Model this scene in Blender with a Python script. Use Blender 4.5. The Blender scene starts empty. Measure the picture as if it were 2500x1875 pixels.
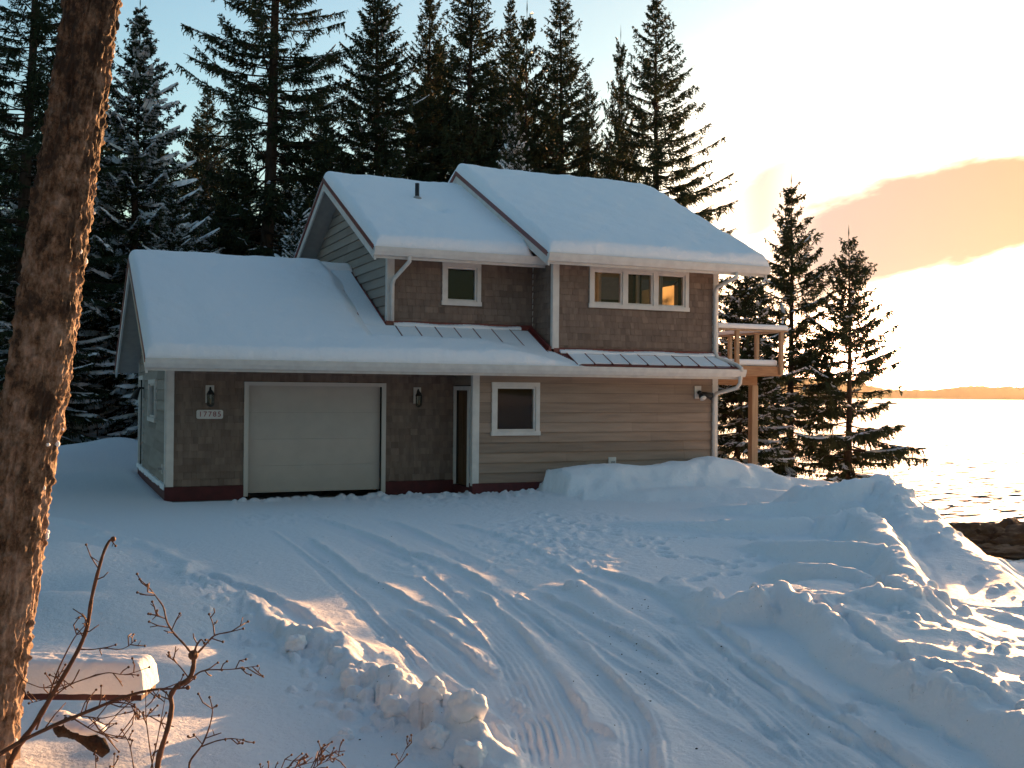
import bpy, math, random
import numpy as np
from mathutils import Matrix, Vector

# ------------------------------------------------------------------ camera, world, sun
S = bpy.context.scene
COL = S.collection
F0, CX, CY = 2589.0, 1250.0, 937.5                    # lens in pixels of the 2500 px wide frame
YAW, PIT, ROL = (math.radians(a) for a in (23.6, .42, .5))
FF = np.array([math.sin(YAW)*math.cos(PIT), math.cos(YAW)*math.cos(PIT), math.sin(PIT)])
_r = np.array([math.cos(YAW), -math.sin(YAW), 0.0]); _d = np.cross(FF, _r)
RR = math.cos(ROL)*_r - math.sin(ROL)*_d
DD = math.sin(ROL)*_r + math.cos(ROL)*_d
CAM = np.array([0.0, 0.0, 2.1])
cam = bpy.data.cameras.new('camera'); cam_o = bpy.data.objects.new('camera', cam); COL.objects.link(cam_o)
cam.sensor_width = 36; cam.lens = F0/2500*36; cam.clip_start = .05; cam.clip_end = 30000
m = Matrix.Identity(4)
for i in range(3):
    m[i][0] = RR[i]; m[i][1] = -DD[i]; m[i][2] = -FF[i]; m[i][3] = CAM[i]
cam_o.matrix_world = m
S.camera = cam_o
S.view_settings.view_transform = 'Standard'; S.view_settings.look = 'None'
S.view_settings.gamma = 1; S.view_settings.use_curve_mapping = False
S.view_settings.exposure = 1.7
S.cycles.max_bounces = 6; S.cycles.transparent_max_bounces = 8; S.cycles.caustics_reflective = False
S.cycles.sample_clamp_indirect = 6

SUN_AZ = math.radians(52.6)     # from +Y toward +X
SUN_EL = math.radians(2.5)
SUN_DIR = Vector((math.sin(SUN_AZ)*math.cos(SUN_EL), math.cos(SUN_AZ)*math.cos(SUN_EL), math.sin(SUN_EL)))

W = bpy.data.worlds.new('World'); S.world = W; W.use_nodes = True
def setup_world():
    nt = W.node_tree; nt.nodes.clear(); N = nt.nodes.new; L = nt.links.new
    out = N('ShaderNodeOutputWorld'); bg = N('ShaderNodeBackground'); sky = N('ShaderNodeTexSky')
    sky.sky_type = 'NISHITA'; sky.sun_disc = False; sky.sun_elevation = SUN_EL; sky.sun_rotation = SUN_AZ
    sky.air_density = 1.0; sky.dust_density = 1.2; sky.ozone_density = 1.2; sky.altitude = 10
    bg.inputs[1].default_value = .15
    # drifting cloud bank low over the water, in sky directions
    tc = N('ShaderNodeTexCoord'); sep = N('ShaderNodeSeparateXYZ'); L(tc.outputs['Generated'], sep.inputs[0])
    def mth(op, a, b=None, c=None):
        n = N('ShaderNodeMath'); n.operation = op
        for k, v in enumerate((a, b, c)):
            if v is None: continue
            if isinstance(v, (int, float)): n.inputs[k].default_value = v
            else: L(v, n.inputs[k])
        return n.outputs[0]
    az = mth('ARCTAN2', sep.outputs[0], sep.outputs[1])
    az = mth('SUBTRACT', az, SUN_AZ)                      # 0 at the sun, negative to the left
    el = mth('ARCSINE', sep.outputs[2])
    comb = N('ShaderNodeCombineXYZ')
    L(mth('ADD', mth('MULTIPLY', az, 5.0), mth('MULTIPLY', el, 3.0)), comb.inputs[0])
    L(mth('SUBTRACT', mth('MULTIPLY', el, 16.0), mth('MULTIPLY', az, 4.0)), comb.inputs[1])
    nz = N('ShaderNodeTexNoise'); nz.inputs['Scale'].default_value = 1.6; nz.inputs['Detail'].default_value = 5
    nz.inputs['Roughness'].default_value = .58
    L(comb.outputs[0], nz.inputs['Vector'])
    nv = mth('SUBTRACT', nz.outputs[0], .5)
    def srange(x, lo, hi):
        n = N('ShaderNodeMapRange'); n.interpolation_type = 'SMOOTHSTEP'; n.inputs[1].default_value = lo; n.inputs[2].default_value = hi; L(x, n.inputs[0]); return n.outputs[0]
    # two streaks whose middles climb to the right
    d1 = mth('DIVIDE', mth('SUBTRACT', el, mth('ADD', mth('MULTIPLY', az, .20), .177)), .047)
    b1 = mth('SUBTRACT', 1.0, mth('ABSOLUTE', mth('ADD', d1, mth('MULTIPLY', nv, 1.5))))
    b1 = mth('MULTIPLY', srange(b1, -.55, .35), srange(az, -.36, -.22))
    d2 = mth('DIVIDE', mth('SUBTRACT', el, mth('ADD', mth('MULTIPLY', az, .73), .374)), .030)
    b2 = mth('SUBTRACT', 1.0, mth('ABSOLUTE', mth('ADD', d2, mth('MULTIPLY', nv, 1.8))))
    b2 = mth('MULTIPLY', mth('MULTIPLY', srange(b2, -.6, .4), srange(az, -.36, -.27)), srange(mth('MULTIPLY', az, -1.0), .15, .29))
    fac = mth('MULTIPLY', mth('MAXIMUM', b1, mth('MULTIPLY', b2, .95)), .985)
    vd = N('ShaderNodeVectorMath'); vd.operation = 'DOT_PRODUCT'; L(tc.outputs['Generated'], vd.inputs[0]); vd.inputs[1].default_value = tuple(SUN_DIR)
    nr = N('ShaderNodeMapRange'); nr.inputs[1].default_value = .72; nr.inputs[2].default_value = .97; L(vd.outputs['Value'], nr.inputs[0])
    hs = N('ShaderNodeHueSaturation'); hs.inputs['Saturation'].default_value = .72; hg = N('ShaderNodeMixRGB'); hg.blend_type = 'MULTIPLY'; hg.inputs[0].default_value = 1; L(sky.outputs[0], hg.inputs[1]); hc = N('ShaderNodeMixRGB'); hc.inputs[1].default_value = (.70, .95, 1.08, 1); hc.inputs[2].default_value = (2.3, 1.85, 1.42, 1); L(mth('MULTIPLY', srange(vd.outputs['Value'], .885, .975), srange(mth('MULTIPLY', el, -1.0), -.36, -.20)), hc.inputs[0]); L(hc.outputs[0], hg.inputs[2]); L(hg.outputs[0], hs.inputs['Color'])
    bl = N('ShaderNodeMixRGB'); bl.blend_type = 'MULTIPLY'; bl.inputs[0].default_value = 1; L(sky.outputs[0], bl.inputs[1]); bl.inputs[2].default_value = (.76, .98, 1.12, 1)
    sk2 = N('ShaderNodeMixRGB'); L(nr.outputs[0], sk2.inputs[0]); L(bl.outputs[0], sk2.inputs[1]); L(hs.outputs[0], sk2.inputs[2])
    mix = N('ShaderNodeMixRGB'); L(fac, mix.inputs[0]); L(sk2.outputs[0], mix.inputs[1])
    cc = N('ShaderNodeMixRGB'); cc.inputs[1].default_value = (1.42, 1.20, 1.12, 1); cc.inputs[2].default_value = (1.85, 1.10, .62, 1)
    fr = N('ShaderNodeMapRange'); fr.inputs[1].default_value = -.30; fr.inputs[2].default_value = -.05; L(az, fr.inputs[0]); L(fr.outputs[0], cc.inputs[0])
    L(cc.outputs[0], mix.inputs[2])
    L(mix.outputs[0], bg.inputs[0]); L(bg.outputs[0], out.inputs[0])
setup_world()
sun = bpy.data.lights.new('sun', 'SUN'); sun_o = bpy.data.objects.new('sun', sun); COL.objects.link(sun_o)
sun.energy = 5.0; sun.angle = math.radians(.53); sun.color = (1.0, .50, .20)
sun_o.rotation_euler = SUN_DIR.to_track_quat('Z', 'Y').to_euler()

# ------------------------------------------------------------------ geometry helpers
def ray(x, y): return (x-CX)/F0*RR + (y-CY)/F0*DD + FF
def K(x, y): return x/.8848, y/.8848                  # sketch coordinates (2212 wide) -> frame pixels
def onY(x, y, Y): v = ray(*K(x, y)); return CAM + v*((Y-CAM[1])/v[1])
def onX(x, y, X): v = ray(*K(x, y)); return CAM + v*((X-CAM[0])/v[0])
def onZ(x, y, Z): v = ray(*K(x, y)); return CAM + v*((Z-CAM[2])/v[2])
def dep(x, y, D): return CAM + ray(*K(x, y))*D
def flat(x, D):                                       # ground point at picture column x, depth D
    p = CAM + ((x/.8848-CX)/F0*RR + FF)*D; return p[:2]

class MB:
    def __init__(s): s.v = []; s.f = []; s.a = []
    def face(s, pts, a=0.5):
        n = len(s.v); s.v.extend([tuple(p) for p in pts]); s.f.append(tuple(range(n, n+len(pts)))); s.a.append(a)
    def hexa(s, p, a=0.5):                            # 8 corners: bottom ring 0-3, top ring 4-7
        n = len(s.v); s.v.extend([tuple(map(float, q)) for q in p])
        for q in ((3, 2, 1, 0), (4, 5, 6, 7), (0, 1, 5, 4), (1, 2, 6, 5), (2, 3, 7, 6), (3, 0, 4, 7)):
            s.f.append(tuple(n+i for i in q)); s.a.append(a)
        return s
    def box(s, x0, x1, y0, y1, z0, z1, a=0.5):
        return s.hexa([(x0, y0, z0), (x1, y0, z0), (x1, y1, z0), (x0, y1, z0), (x0, y0, z1), (x1, y0, z1), (x1, y1, z1), (x0, y1, z1)], a)
    def prism(s, poly, axis, t0, t1, a=0.5):          # polygon in the plane across `axis`, extruded along it
        def P(u, v, t): return {'x': (t, u, v), 'y': (u, t, v), 'z': (u, v, t)}[axis]
        n = len(s.v); k = len(poly)
        s.v.extend([P(u, v, t0) for u, v in poly] + [P(u, v, t1) for u, v in poly])
        s.f.append(tuple(n+i for i in range(k))[::-1]); s.f.append(tuple(n+k+i for i in range(k))); s.a += [a, a]
        for i in range(k):
            j = (i+1) % k; s.f.append((n+i, n+j, n+k+j, n+k+i)); s.a.append(a)
        return s
    def tube(s, pts, rad, sides=8, a=0.5, cap=True):
        pts = [np.asarray(p, float) for p in pts]; n0 = len(s.v); k = len(pts)
        if isinstance(rad, (int, float)): rad = [rad]*k
        ref = None
        for i, p in enumerate(pts):
            t = pts[min(i+1, k-1)] - pts[max(i-1, 0)]; t = t/(np.linalg.norm(t)+1e-9)
            if ref is None:
                ref = np.cross(t, (0, 0, 1.0) if abs(t[2]) < .9 else (1.0, 0, 0))
            u = ref - t*(ref@t); u /= np.linalg.norm(u)+1e-9; ref = u; w = np.cross(t, u)
            for j in range(sides):
                an = 2*math.pi*j/sides
                s.v.append(tuple(p + rad[i]*(math.cos(an)*u + math.sin(an)*w)))
        for i in range(k-1):
            for j in range(sides):
                b = n0+i*sides; c = b+sides; jj = (j+1) % sides
                s.f.append((b+j, b+jj, c+jj, c+j)); s.a.append(a)
        if cap:
            s.f.append(tuple(n0+j for j in range(sides))[::-1]); s.f.append(tuple(n0+(k-1)*sides+j for j in range(sides))); s.a += [a, a]
        return s
    def ball(s, c, r, seg=10, rings=6, a=0.5, sq=(1, 1, 1)):
        n = len(s.v)
        for i in range(1, rings):
            th = math.pi*i/rings
            for j in range(seg):
                ph = 2*math.pi*j/seg
                s.v.append((c[0]+r*sq[0]*math.sin(th)*math.cos(ph), c[1]+r*sq[1]*math.sin(th)*math.sin(ph), c[2]+r*sq[2]*math.cos(th)))
        s.v.append((c[0], c[1], c[2]+r*sq[2])); s.v.append((c[0], c[1], c[2]-r*sq[2])); T = len(s.v)-2; B = T+1
        for i in range(rings-2):
            for j in range(seg):
                jj = (j+1) % seg; b = n+i*seg
                s.f.append((b+j, b+seg+j, b+seg+jj, b+jj)); s.a.append(a)
        for j in range(seg):
            jj = (j+1) % seg
            s.f.append((T, n+j, n+jj)); s.f.append((B, n+(rings-2)*seg+jj, n+(rings-2)*seg+j)); s.a += [a, a]
        return s
    def each(s, name, mat, parent=None, bevel=0):        # every box in the list becomes a part of its own
        for i in range(0, len(s.v), 8):
            p = MB(); p.hexa(s.v[i:i+8]); p.build(name, mat, parent, False, bevel)
    def build(s, name, mat, parent=None, smooth=False, bevel=0):
        return mk(name, np.array(s.v, float), s.f, mat, parent, smooth, np.array(s.a), bevel)

ORG = {}
def world_org(o): return ORG.get(o.name, np.zeros(3)) if o is not None else np.zeros(3)
def mk(name, v, f, mat, parent=None, smooth=False, attr=None, bevel=0):
    me = bpy.data.meshes.new(name)
    v = np.asarray(v, float) - world_org(parent)
    me.from_pydata(v.tolist(), [], f if isinstance(f, list) else f.tolist())
    return fin(name, me, mat, parent, smooth, attr, bevel)
def fin(name, me, mat, parent=None, smooth=False, attr=None, bevel=0):
    me.materials.append(mat)
    if smooth: me.polygons.foreach_set('use_smooth', np.ones(len(me.polygons), bool))
    if attr is not None and len(attr) == len(me.polygons):
        at = me.attributes.new('var', 'FLOAT', 'FACE'); at.data.foreach_set('value', np.asarray(attr, np.float32))
    me.update()
    o = bpy.data.objects.new(name, me); COL.objects.link(o)
    if parent is not None: o.parent = parent; ORG[o.name] = world_org(parent)
    if bevel:
        b = o.modifiers.new('bevel', 'BEVEL'); b.width = bevel; b.segments = 2; b.limit_method = 'ANGLE'
    return o
def quads(name, V, mat, parent=None, smooth=False):   # V: (n,4,3) loose quads
    V = np.asarray(V, np.float32); n = len(V)
    v = V.reshape(-1, 3) - world_org(parent).astype(np.float32)
    me = bpy.data.meshes.new(name); me.vertices.add(n*4); me.vertices.foreach_set('co', v.ravel())
    me.loops.add(n*4); me.loops.foreach_set('vertex_index', np.arange(n*4, dtype=np.int32))
    me.polygons.add(n); me.polygons.foreach_set('loop_start', np.arange(0, n*4, 4, dtype=np.int32))
    me.polygons.foreach_set('loop_total', np.full(n, 4, np.int32)); me.update(calc_edges=True)
    return fin(name, me, mat, parent, smooth)
def gridmesh(name, P, mat, parent=None, smooth=True, wrap=False):   # P: (r,c,3)
    r, c, _ = P.shape
    v = P.reshape(-1, 3) - world_org(parent)
    cc = c if wrap else c-1
    i, j = np.meshgrid(np.arange(r-1), np.arange(cc), indexing='ij')
    jn = (j+1) % c
    q = np.stack([i*c+j, i*c+jn, (i+1)*c+jn, (i+1)*c+j], -1).reshape(-1, 4).astype(np.int32); n = len(q)
    me = bpy.data.meshes.new(name); me.vertices.add(len(v)); me.vertices.foreach_set('co', v.astype(np.float32).ravel())
    me.loops.add(n*4); me.loops.foreach_set('vertex_index', q.ravel())
    me.polygons.add(n); me.polygons.foreach_set('loop_start', np.arange(0, n*4, 4, dtype=np.int32))
    me.polygons.foreach_set('loop_total', np.full(n, 4, np.int32)); me.update(calc_edges=True)
    return fin(name, me, mat, parent, smooth)
def empty(name, loc, label=None, cat=None, group=None):
    o = bpy.data.objects.new(name, None); COL.objects.link(o); o.location = tuple(loc); ORG[o.name] = np.array(loc, float)
    tag(o, label, cat, group); return o
def tag(o, label=None, cat=None, group=None, kind=None):
    if label: o['label'] = label
    if cat: o['category'] = cat
    if group: o['group'] = group
    if kind: o['kind'] = kind
    return o

def hash2(ix, iy, seed):
    h = (ix.astype(np.int64)*374761393 + iy.astype(np.int64)*668265263 + seed*1442695041) & 0x7fffffff
    h = ((h ^ (h >> 13))*1274126177) & 0x7fffffff
    return ((h ^ (h >> 16)) & 0xffff)/65535.0
def vnoise(x, y, seed=0):
    x = np.asarray(x, float); y = np.asarray(y, float)
    ix = np.floor(x); iy = np.floor(y); fx = x-ix; fy = y-iy
    fx = fx*fx*fx*(fx*(fx*6-15)+10); fy = fy*fy*fy*(fy*(fy*6-15)+10)
    a = hash2(ix, iy, seed); b = hash2(ix+1, iy, seed); c = hash2(ix, iy+1, seed); d = hash2(ix+1, iy+1, seed)
    return (a+(b-a)*fx)*(1-fy) + (c+(d-c)*fx)*fy - .5
def fbm(x, y, oct=4, seed=0, gain=.5):
    z = 0; a = 1
    for i in range(oct):
        z = z + a*vnoise(x*2**i+i*17.3, y*2**i-i*9.1, seed+i); a *= gain
    return z
def sstep(a, b, x):
    t = np.clip((x-a)/(b-a), 0, 1); return t*t*(3-2*t)

# ------------------------------------------------------------------ materials
def new_mat(name):
    mt = bpy.data.materials.new(name); mt.use_nodes = True; nt = mt.node_tree
    return mt, nt, nt.nodes['Principled BSDF']
def node(nt, t, **kw):
    n = nt.nodes.new(t)
    for k, v in kw.items(): setattr(n, k, v)
    return n
def mat(name, c, rough=.6, c2=None, scale=5, bump=0, bscale=40, spec=.3, stretch=(1, 1, 1), attr=0, metal=0, detail=5, lo=.35, hi=.65):
    mt, nt, b = new_mat(name); L = nt.links.new
    b.inputs['Roughness'].default_value = rough; b.inputs['Specular IOR Level'].default_value = spec; b.inputs['Metallic'].default_value = metal
    b.inputs['Base Color'].default_value = (*c, 1)
    tc = node(nt, 'ShaderNodeTexCoord'); mp = node(nt, 'ShaderNodeMapping'); mp.inputs['Scale'].default_value = stretch
    L(tc.outputs['Object'], mp.inputs[0])
    col = None
    if c2 is not None:
        nz = node(nt, 'ShaderNodeTexNoise'); nz.inputs['Scale'].default_value = scale; nz.inputs['Detail'].default_value = detail
        L(mp.outputs[0], nz.inputs['Vector'])
        mr = node(nt, 'ShaderNodeMapRange'); mr.inputs[1].default_value = lo; mr.inputs[2].default_value = hi; L(nz.outputs[0], mr.inputs[0])
        mx = node(nt, 'ShaderNodeMixRGB'); mx.inputs[1].default_value = (*c, 1); mx.inputs[2].default_value = (*c2, 1)
        L(mr.outputs[0], mx.inputs[0]); col = mx.outputs[0]
    if attr:
        at = node(nt, 'ShaderNodeAttribute', attribute_name='var')
        mr = node(nt, 'ShaderNodeMapRange'); mr.clamp = False; mr.inputs[3].default_value = 1-attr; mr.inputs[4].default_value = 1+attr; L(at.outputs['Fac'], mr.inputs[0])
        ml = node(nt, 'ShaderNodeMixRGB', blend_type='MULTIPLY'); ml.inputs[0].default_value = 1
        if col is not None: L(col, ml.inputs[1])
        else: ml.inputs[1].default_value = (*c, 1)
        L(mr.outputs[0], ml.inputs[2]); col = ml.outputs[0]
    if col is not None: L(col, b.inputs['Base Color'])
    if bump:
        nz = node(nt, 'ShaderNodeTexNoise'); nz.inputs['Scale'].default_value = bscale; nz.inputs['Detail'].default_value = 4
        L(mp.outputs[0], nz.inputs['Vector'])
        bp = node(nt, 'ShaderNodeBump'); bp.inputs['Strength'].default_value = 1; bp.inputs['Distance'].default_value = bump
        L(nz.outputs[0], bp.inputs['Height']); L(bp.outputs[0], b.inputs['Normal'])
    return mt
SNOW = (.84, .86, .90)
M = {}
M['roofsnow'] = mat('roof_snow', SNOW, .7, bump=.012, bscale=22, spec=.15)
M['twigsnow'] = mat('branch_snow', SNOW, .8, spec=.1)
M['shingle'] = mat('cedar_shingle', (.215, .16, .13), .85, (.17, .126, .102), 9, .004, 60, .1, (1, 1, .3), .24)
M['siding'] = mat('lap_siding', (.33, .245, .19), .8, (.27, .20, .155), 2, .003, 40, .15, (.6, .6, 7), .20)
M['sidewall'] = mat('painted_siding', (.32, .285, .25), .8, (.27, .24, .21), 3, .003, 40, .15, (.3, .3, 3), .20)
M['white'] = mat('white_trim', (.66, .63, .59), .5, (.58, .55, .52), 6)
M['door'] = mat('garage_door_paint', (.48, .44, .40), .55, (.45, .41, .375), 4, .002, 60)
M['doortrim'] = mat('garage_trim', (.53, .49, .45), .55)
M['red'] = mat('red_metal', (.20, .035, .03), .35, (.13, .028, .025), 8, spec=.5)
M['darkred'] = mat('dark_red_base', (.095, .022, .024), .7, (.07, .018, .02), 8)
M['wood'] = mat('brown_door_wood', (.12, .065, .03), .5, (.07, .04, .02), 4, .001, 50, .3, (6, 6, .6))
M['cedar'] = mat('cedar_deck', (.42, .24, .13), .7, (.30, .16, .09), 3, .002, 50, .2, (1, 8, 8))
M['post'] = mat('deck_post_wood', (.45, .31, .20), .7, (.36, .24, .15), 3, .002, 50, .2, (8, 8, .7))
M['black'] = mat('black_metal', (.015, .014, .014), .4, spec=.4)
M['grey'] = mat('grey_metal', (.30, .29, .28), .4)
M['soffit'] = mat('soffit', (.40, .37, .33), .8, (.35, .32, .29), 6)
M['inside'] = mat('interior_wall', (.50, .38, .20), .8, (.40, .29, .15), 2)
M['innerdark'] = mat('interior_dark', (.10, .062, .04), .9)
M['lettering'] = mat('red_numerals', (.25, .05, .05), .6)
M['concrete'] = mat('concrete', (.16, .15, .14), .9, (.10, .095, .09), 6, .004, 60)
M['bench'] = mat('dark_red_board', (.07, .025, .03), .6, (.045, .018, .02), 10)
M['bark'] = mat('conifer_bark', (.06, .042, .032), .95, (.03, .022, .018), 12, .01, 30, .1, (1, 1, .3))
M['birch'] = mat('grey_twig', (.10, .075, .06), .9, (.06, .045, .038), 12)
M['twig'] = mat('red_brown_twig', (.15, .065, .035), .7, (.085, .04, .026), 30, .002, 120)
M['log'] = mat('old_log', (.055, .032, .02), .95, (.025, .017, .012), 14, .02, 25)
M['rock'] = mat('shore_rock', (.045, .034, .022), .9, (.022, .017, .012), 3, .05, 6)
M['farwood'] = mat('far_wood', (.07, .05, .025), 1.0, (.05, .036, .02), .02)
def needle_mat():
    mt, nt, b = new_mat('spruce_needles'); L = nt.links.new
    tc = node(nt, 'ShaderNodeTexCoord'); nz = node(nt, 'ShaderNodeTexNoise'); nz.inputs['Scale'].default_value = 1.1; nz.inputs['Detail'].default_value = 6
    L(tc.outputs['Object'], nz.inputs['Vector'])
    cr = node(nt, 'ShaderNodeValToRGB'); cr.color_ramp.elements[0].position = .35; cr.color_ramp.elements[0].color = (.020, .036, .018, 1)
    cr.color_ramp.elements[1].position = .68; cr.color_ramp.elements[1].color = (.040, .050, .023, 1)
    L(nz.outputs[0], cr.inputs[0]); L(cr.outputs[0], b.inputs['Base Color'])
    b.inputs['Roughness'].default_value = .7; b.inputs['Specular IOR Level'].default_value = .15
    tr = node(nt, 'ShaderNodeBsdfTranslucent'); L(cr.outputs[0], tr.inputs[0]); mx = node(nt, 'ShaderNodeMixShader'); mx.inputs[0].default_value = .2
    L(b.outputs[0], mx.inputs[1]); L(tr.outputs[0], mx.inputs[2]); L(mx.outputs[0], nt.nodes['Material Output'].inputs[0])
    return mt
M['needle'] = needle_mat()
def glass_mat():
    mt, nt, b = new_mat('window_glass'); L = nt.links.new
    g = node(nt, 'ShaderNodeBsdfGlossy'); g.inputs['Roughness'].default_value = .02
    t = node(nt, 'ShaderNodeBsdfTransparent'); t.inputs[0].default_value = (.80, .82, .80, 1)
    fr = node(nt, 'ShaderNodeFresnel'); fr.inputs[0].default_value = 1.38; mx = node(nt, 'ShaderNodeMixShader')
    L(fr.outputs[0], mx.inputs[0]); L(t.outputs[0], mx.inputs[1]); L(g.outputs[0], mx.inputs[2]); L(mx.outputs[0], nt.nodes['Material Output'].inputs[0])
    return mt
M['glass'] = glass_mat()
def snow_ground():
    mt, nt, b = new_mat('ground_snow'); L = nt.links.new
    b.inputs['Roughness'].default_value = .65; b.inputs['Specular IOR Level'].default_value = .2
    tc = node(nt, 'ShaderNodeTexCoord'); sp = node(nt, 'ShaderNodeSeparateXYZ'); L(tc.outputs['Object'], sp.inputs[0])
    n1 = node(nt, 'ShaderNodeTexNoise'); n1.inputs['Scale'].default_value = .5; n1.inputs['Detail'].default_value = 8; L(tc.outputs['Object'], n1.inputs['Vector'])
    ad = node(nt, 'ShaderNodeMath', operation='MULTIPLY_ADD'); L(n1.outputs[0], ad.inputs[0]); ad.inputs[1].default_value = .7; L(sp.outputs[2], ad.inputs[2])
    mr = node(nt, 'ShaderNodeMapRange'); mr.inputs[1].default_value = -4.56; mr.inputs[2].default_value = -4.46; L(ad.outputs[0], mr.inputs[0])
    mx = node(nt, 'ShaderNodeMixRGB'); mx.inputs[1].default_value = (.035, .026, .016, 1); L(mr.outputs[0], mx.inputs[0])
    # the snow itself, with a little grit tracked over it
    n4 = node(nt, 'ShaderNodeTexNoise'); n4.inputs['Scale'].default_value = 60; n4.inputs['Detail'].default_value = 2; L(tc.outputs['Object'], n4.inputs['Vector'])
    g = node(nt, 'ShaderNodeMapRange'); g.inputs[1].default_value = .70; g.inputs[2].default_value = .78; L(n4.outputs[0], g.inputs[0])
    mx2 = node(nt, 'ShaderNodeMixRGB'); mx2.inputs[1].default_value = (*SNOW, 1); mx2.inputs[2].default_value = (.42, .40, .38, 1); L(g.outputs[0], mx2.inputs[0])
    L(mx2.outputs[0], mx.inputs[2])
    L(mx.outputs[0], b.inputs['Base Color'])
    n2 = node(nt, 'ShaderNodeTexNoise'); n2.inputs['Scale'].default_value = 14; n2.inputs['Detail'].default_value = 6; n2.inputs['Roughness'].default_value = .65; L(tc.outputs['Object'], n2.inputs['Vector'])
    bp = node(nt, 'ShaderNodeBump'); bp.inputs['Distance'].default_value = .03; bp.inputs['Strength'].default_value = .8; L(n2.outputs[0], bp.inputs['Height'])
    L(bp.outputs[0], b.inputs['Normal'])
    return mt
M['snow'] = snow_ground()
def water_mat():
    mt, nt, b = new_mat('sea_water'); L = nt.links.new
    b.inputs['Base Color'].default_value = (.02, .03, .035, 1); b.inputs['Roughness'].default_value = .18; b.inputs['IOR'].default_value = 1.33; b.inputs['Specular IOR Level'].default_value = .13
    tc = node(nt, 'ShaderNodeTexCoord'); mp = node(nt, 'ShaderNodeMapping'); mp.inputs['Rotation'].default_value = (0, 0, -SUN_AZ+.5); mp.inputs['Scale'].default_value = (.5, 1.6, 1)
    L(tc.outputs['Object'], mp.inputs[0])
    n1 = node(nt, 'ShaderNodeTexNoise'); n1.inputs['Scale'].default_value = 1.1; n1.inputs['Detail'].default_value = 6; L(mp.outputs[0], n1.inputs['Vector'])
    n2 = node(nt, 'ShaderNodeTexNoise'); n2.inputs['Scale'].default_value = .06; n2.inputs['Detail'].default_value = 3; L(mp.outputs[0], n2.inputs['Vector'])
    # wavelets tilt the surface; gusts make them steeper in patches
    vm = node(nt, 'ShaderNodeVectorMath', operation='SUBTRACT'); L(n1.outputs['Color'], vm.inputs[0]); vm.inputs[1].default_value = (.5, .5, .5)
    ms = node(nt, 'ShaderNodeVectorMath', operation='MULTIPLY'); L(vm.outputs[0], ms.inputs[0]); ms.inputs[1].default_value = (1, 1, 0)
    gs = node(nt, 'ShaderNodeMapRange'); gs.inputs[1].default_value = .3; gs.inputs[2].default_value = .7; gs.inputs[3].default_value = WAVE*.6; gs.inputs[4].default_value = WAVE*1.4; L(n2.outputs[0], gs.inputs[0])
    sc = node(nt, 'ShaderNodeVectorMath', operation='SCALE'); L(ms.outputs[0], sc.inputs[0]); L(gs.outputs[0], sc.inputs['Scale'])
    ad = node(nt, 'ShaderNodeVectorMath', operation='ADD'); L(sc.outputs[0], ad.inputs[0]); ad.inputs[1].default_value = (0, 0, 1)
    nm = node(nt, 'ShaderNodeVectorMath', operation='NORMALIZE'); L(ad.outputs[0], nm.inputs[0]); L(nm.outputs[0], b.inputs['Normal'])
    return mt
WAVE = 2.6
M['water'] = water_mat()
def trunk_mat():
    mt, nt, b = new_mat('lichened_bark'); L = nt.links.new
    b.inputs['Roughness'].default_value = .75; b.inputs['Specular IOR Level'].default_value = .35
    tc = node(nt, 'ShaderNodeTexCoord'); mp = node(nt, 'ShaderNodeMapping'); mp.inputs['Scale'].default_value = (1, 1, .75); L(tc.outputs['Object'], mp.inputs[0])
    n1 = node(nt, 'ShaderNodeTexNoise'); n1.inputs['Scale'].default_value = 11; n1.inputs['Detail'].default_value = 10; n1.inputs['Roughness'].default_value = .76; L(mp.outputs[0], n1.inputs['Vector'])
    sp = node(nt, 'ShaderNodeSeparateXYZ'); L(tc.outputs['Object'], sp.inputs[0])
    ad = node(nt, 'ShaderNodeMath', operation='MULTIPLY_ADD'); L(sp.outputs[2], ad.inputs[0]); ad.inputs[1].default_value = -.055; L(n1.outputs[0], ad.inputs[2])
    cr = node(nt, 'ShaderNodeValToRGB'); e = cr.color_ramp.elements
    e[0].position = .30; e[0].color = (.04, .022, .013, 1); e[1].position = .55; e[1].color = (.38, .27, .21, 1)
    k = e.new(.38); k.color = (.15, .088, .052, 1)
    L(ad.outputs[0], cr.inputs[0]); L(cr.outputs[0], b.inputs['Base Color'])
    n2 = node(nt, 'ShaderNodeTexNoise'); n2.inputs['Scale'].default_value = 45; n2.inputs['Detail'].default_value = 6; L(mp.outputs[0], n2.inputs['Vector'])
    bp = node(nt, 'ShaderNodeBump'); bp.inputs['Distance'].default_value = .012; L(n2.outputs[0], bp.inputs['Height']); L(bp.outputs[0], b.inputs['Normal'])
    return mt
M['trunk'] = trunk_mat()
def emit(name, c, s):
    mt, nt, b = new_mat(name); b.inputs['Emission Color'].default_value = (*c, 1); b.inputs['Emission Strength'].default_value = s; return mt
M['led'] = emit('red_led', (1, .05, .02), 6)

# ------------------------------------------------------------------ ground
def A_(*p): return [(354+.4*x, 1044+.4*y) for x, y in p]
def B_(*p): return [(1061.8+.4*x, 1044+.4*y) for x, y in p]
def gz(poly, z=.15): return np.array([onZ(x, y, z)[:2] for x, y in poly])

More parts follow.
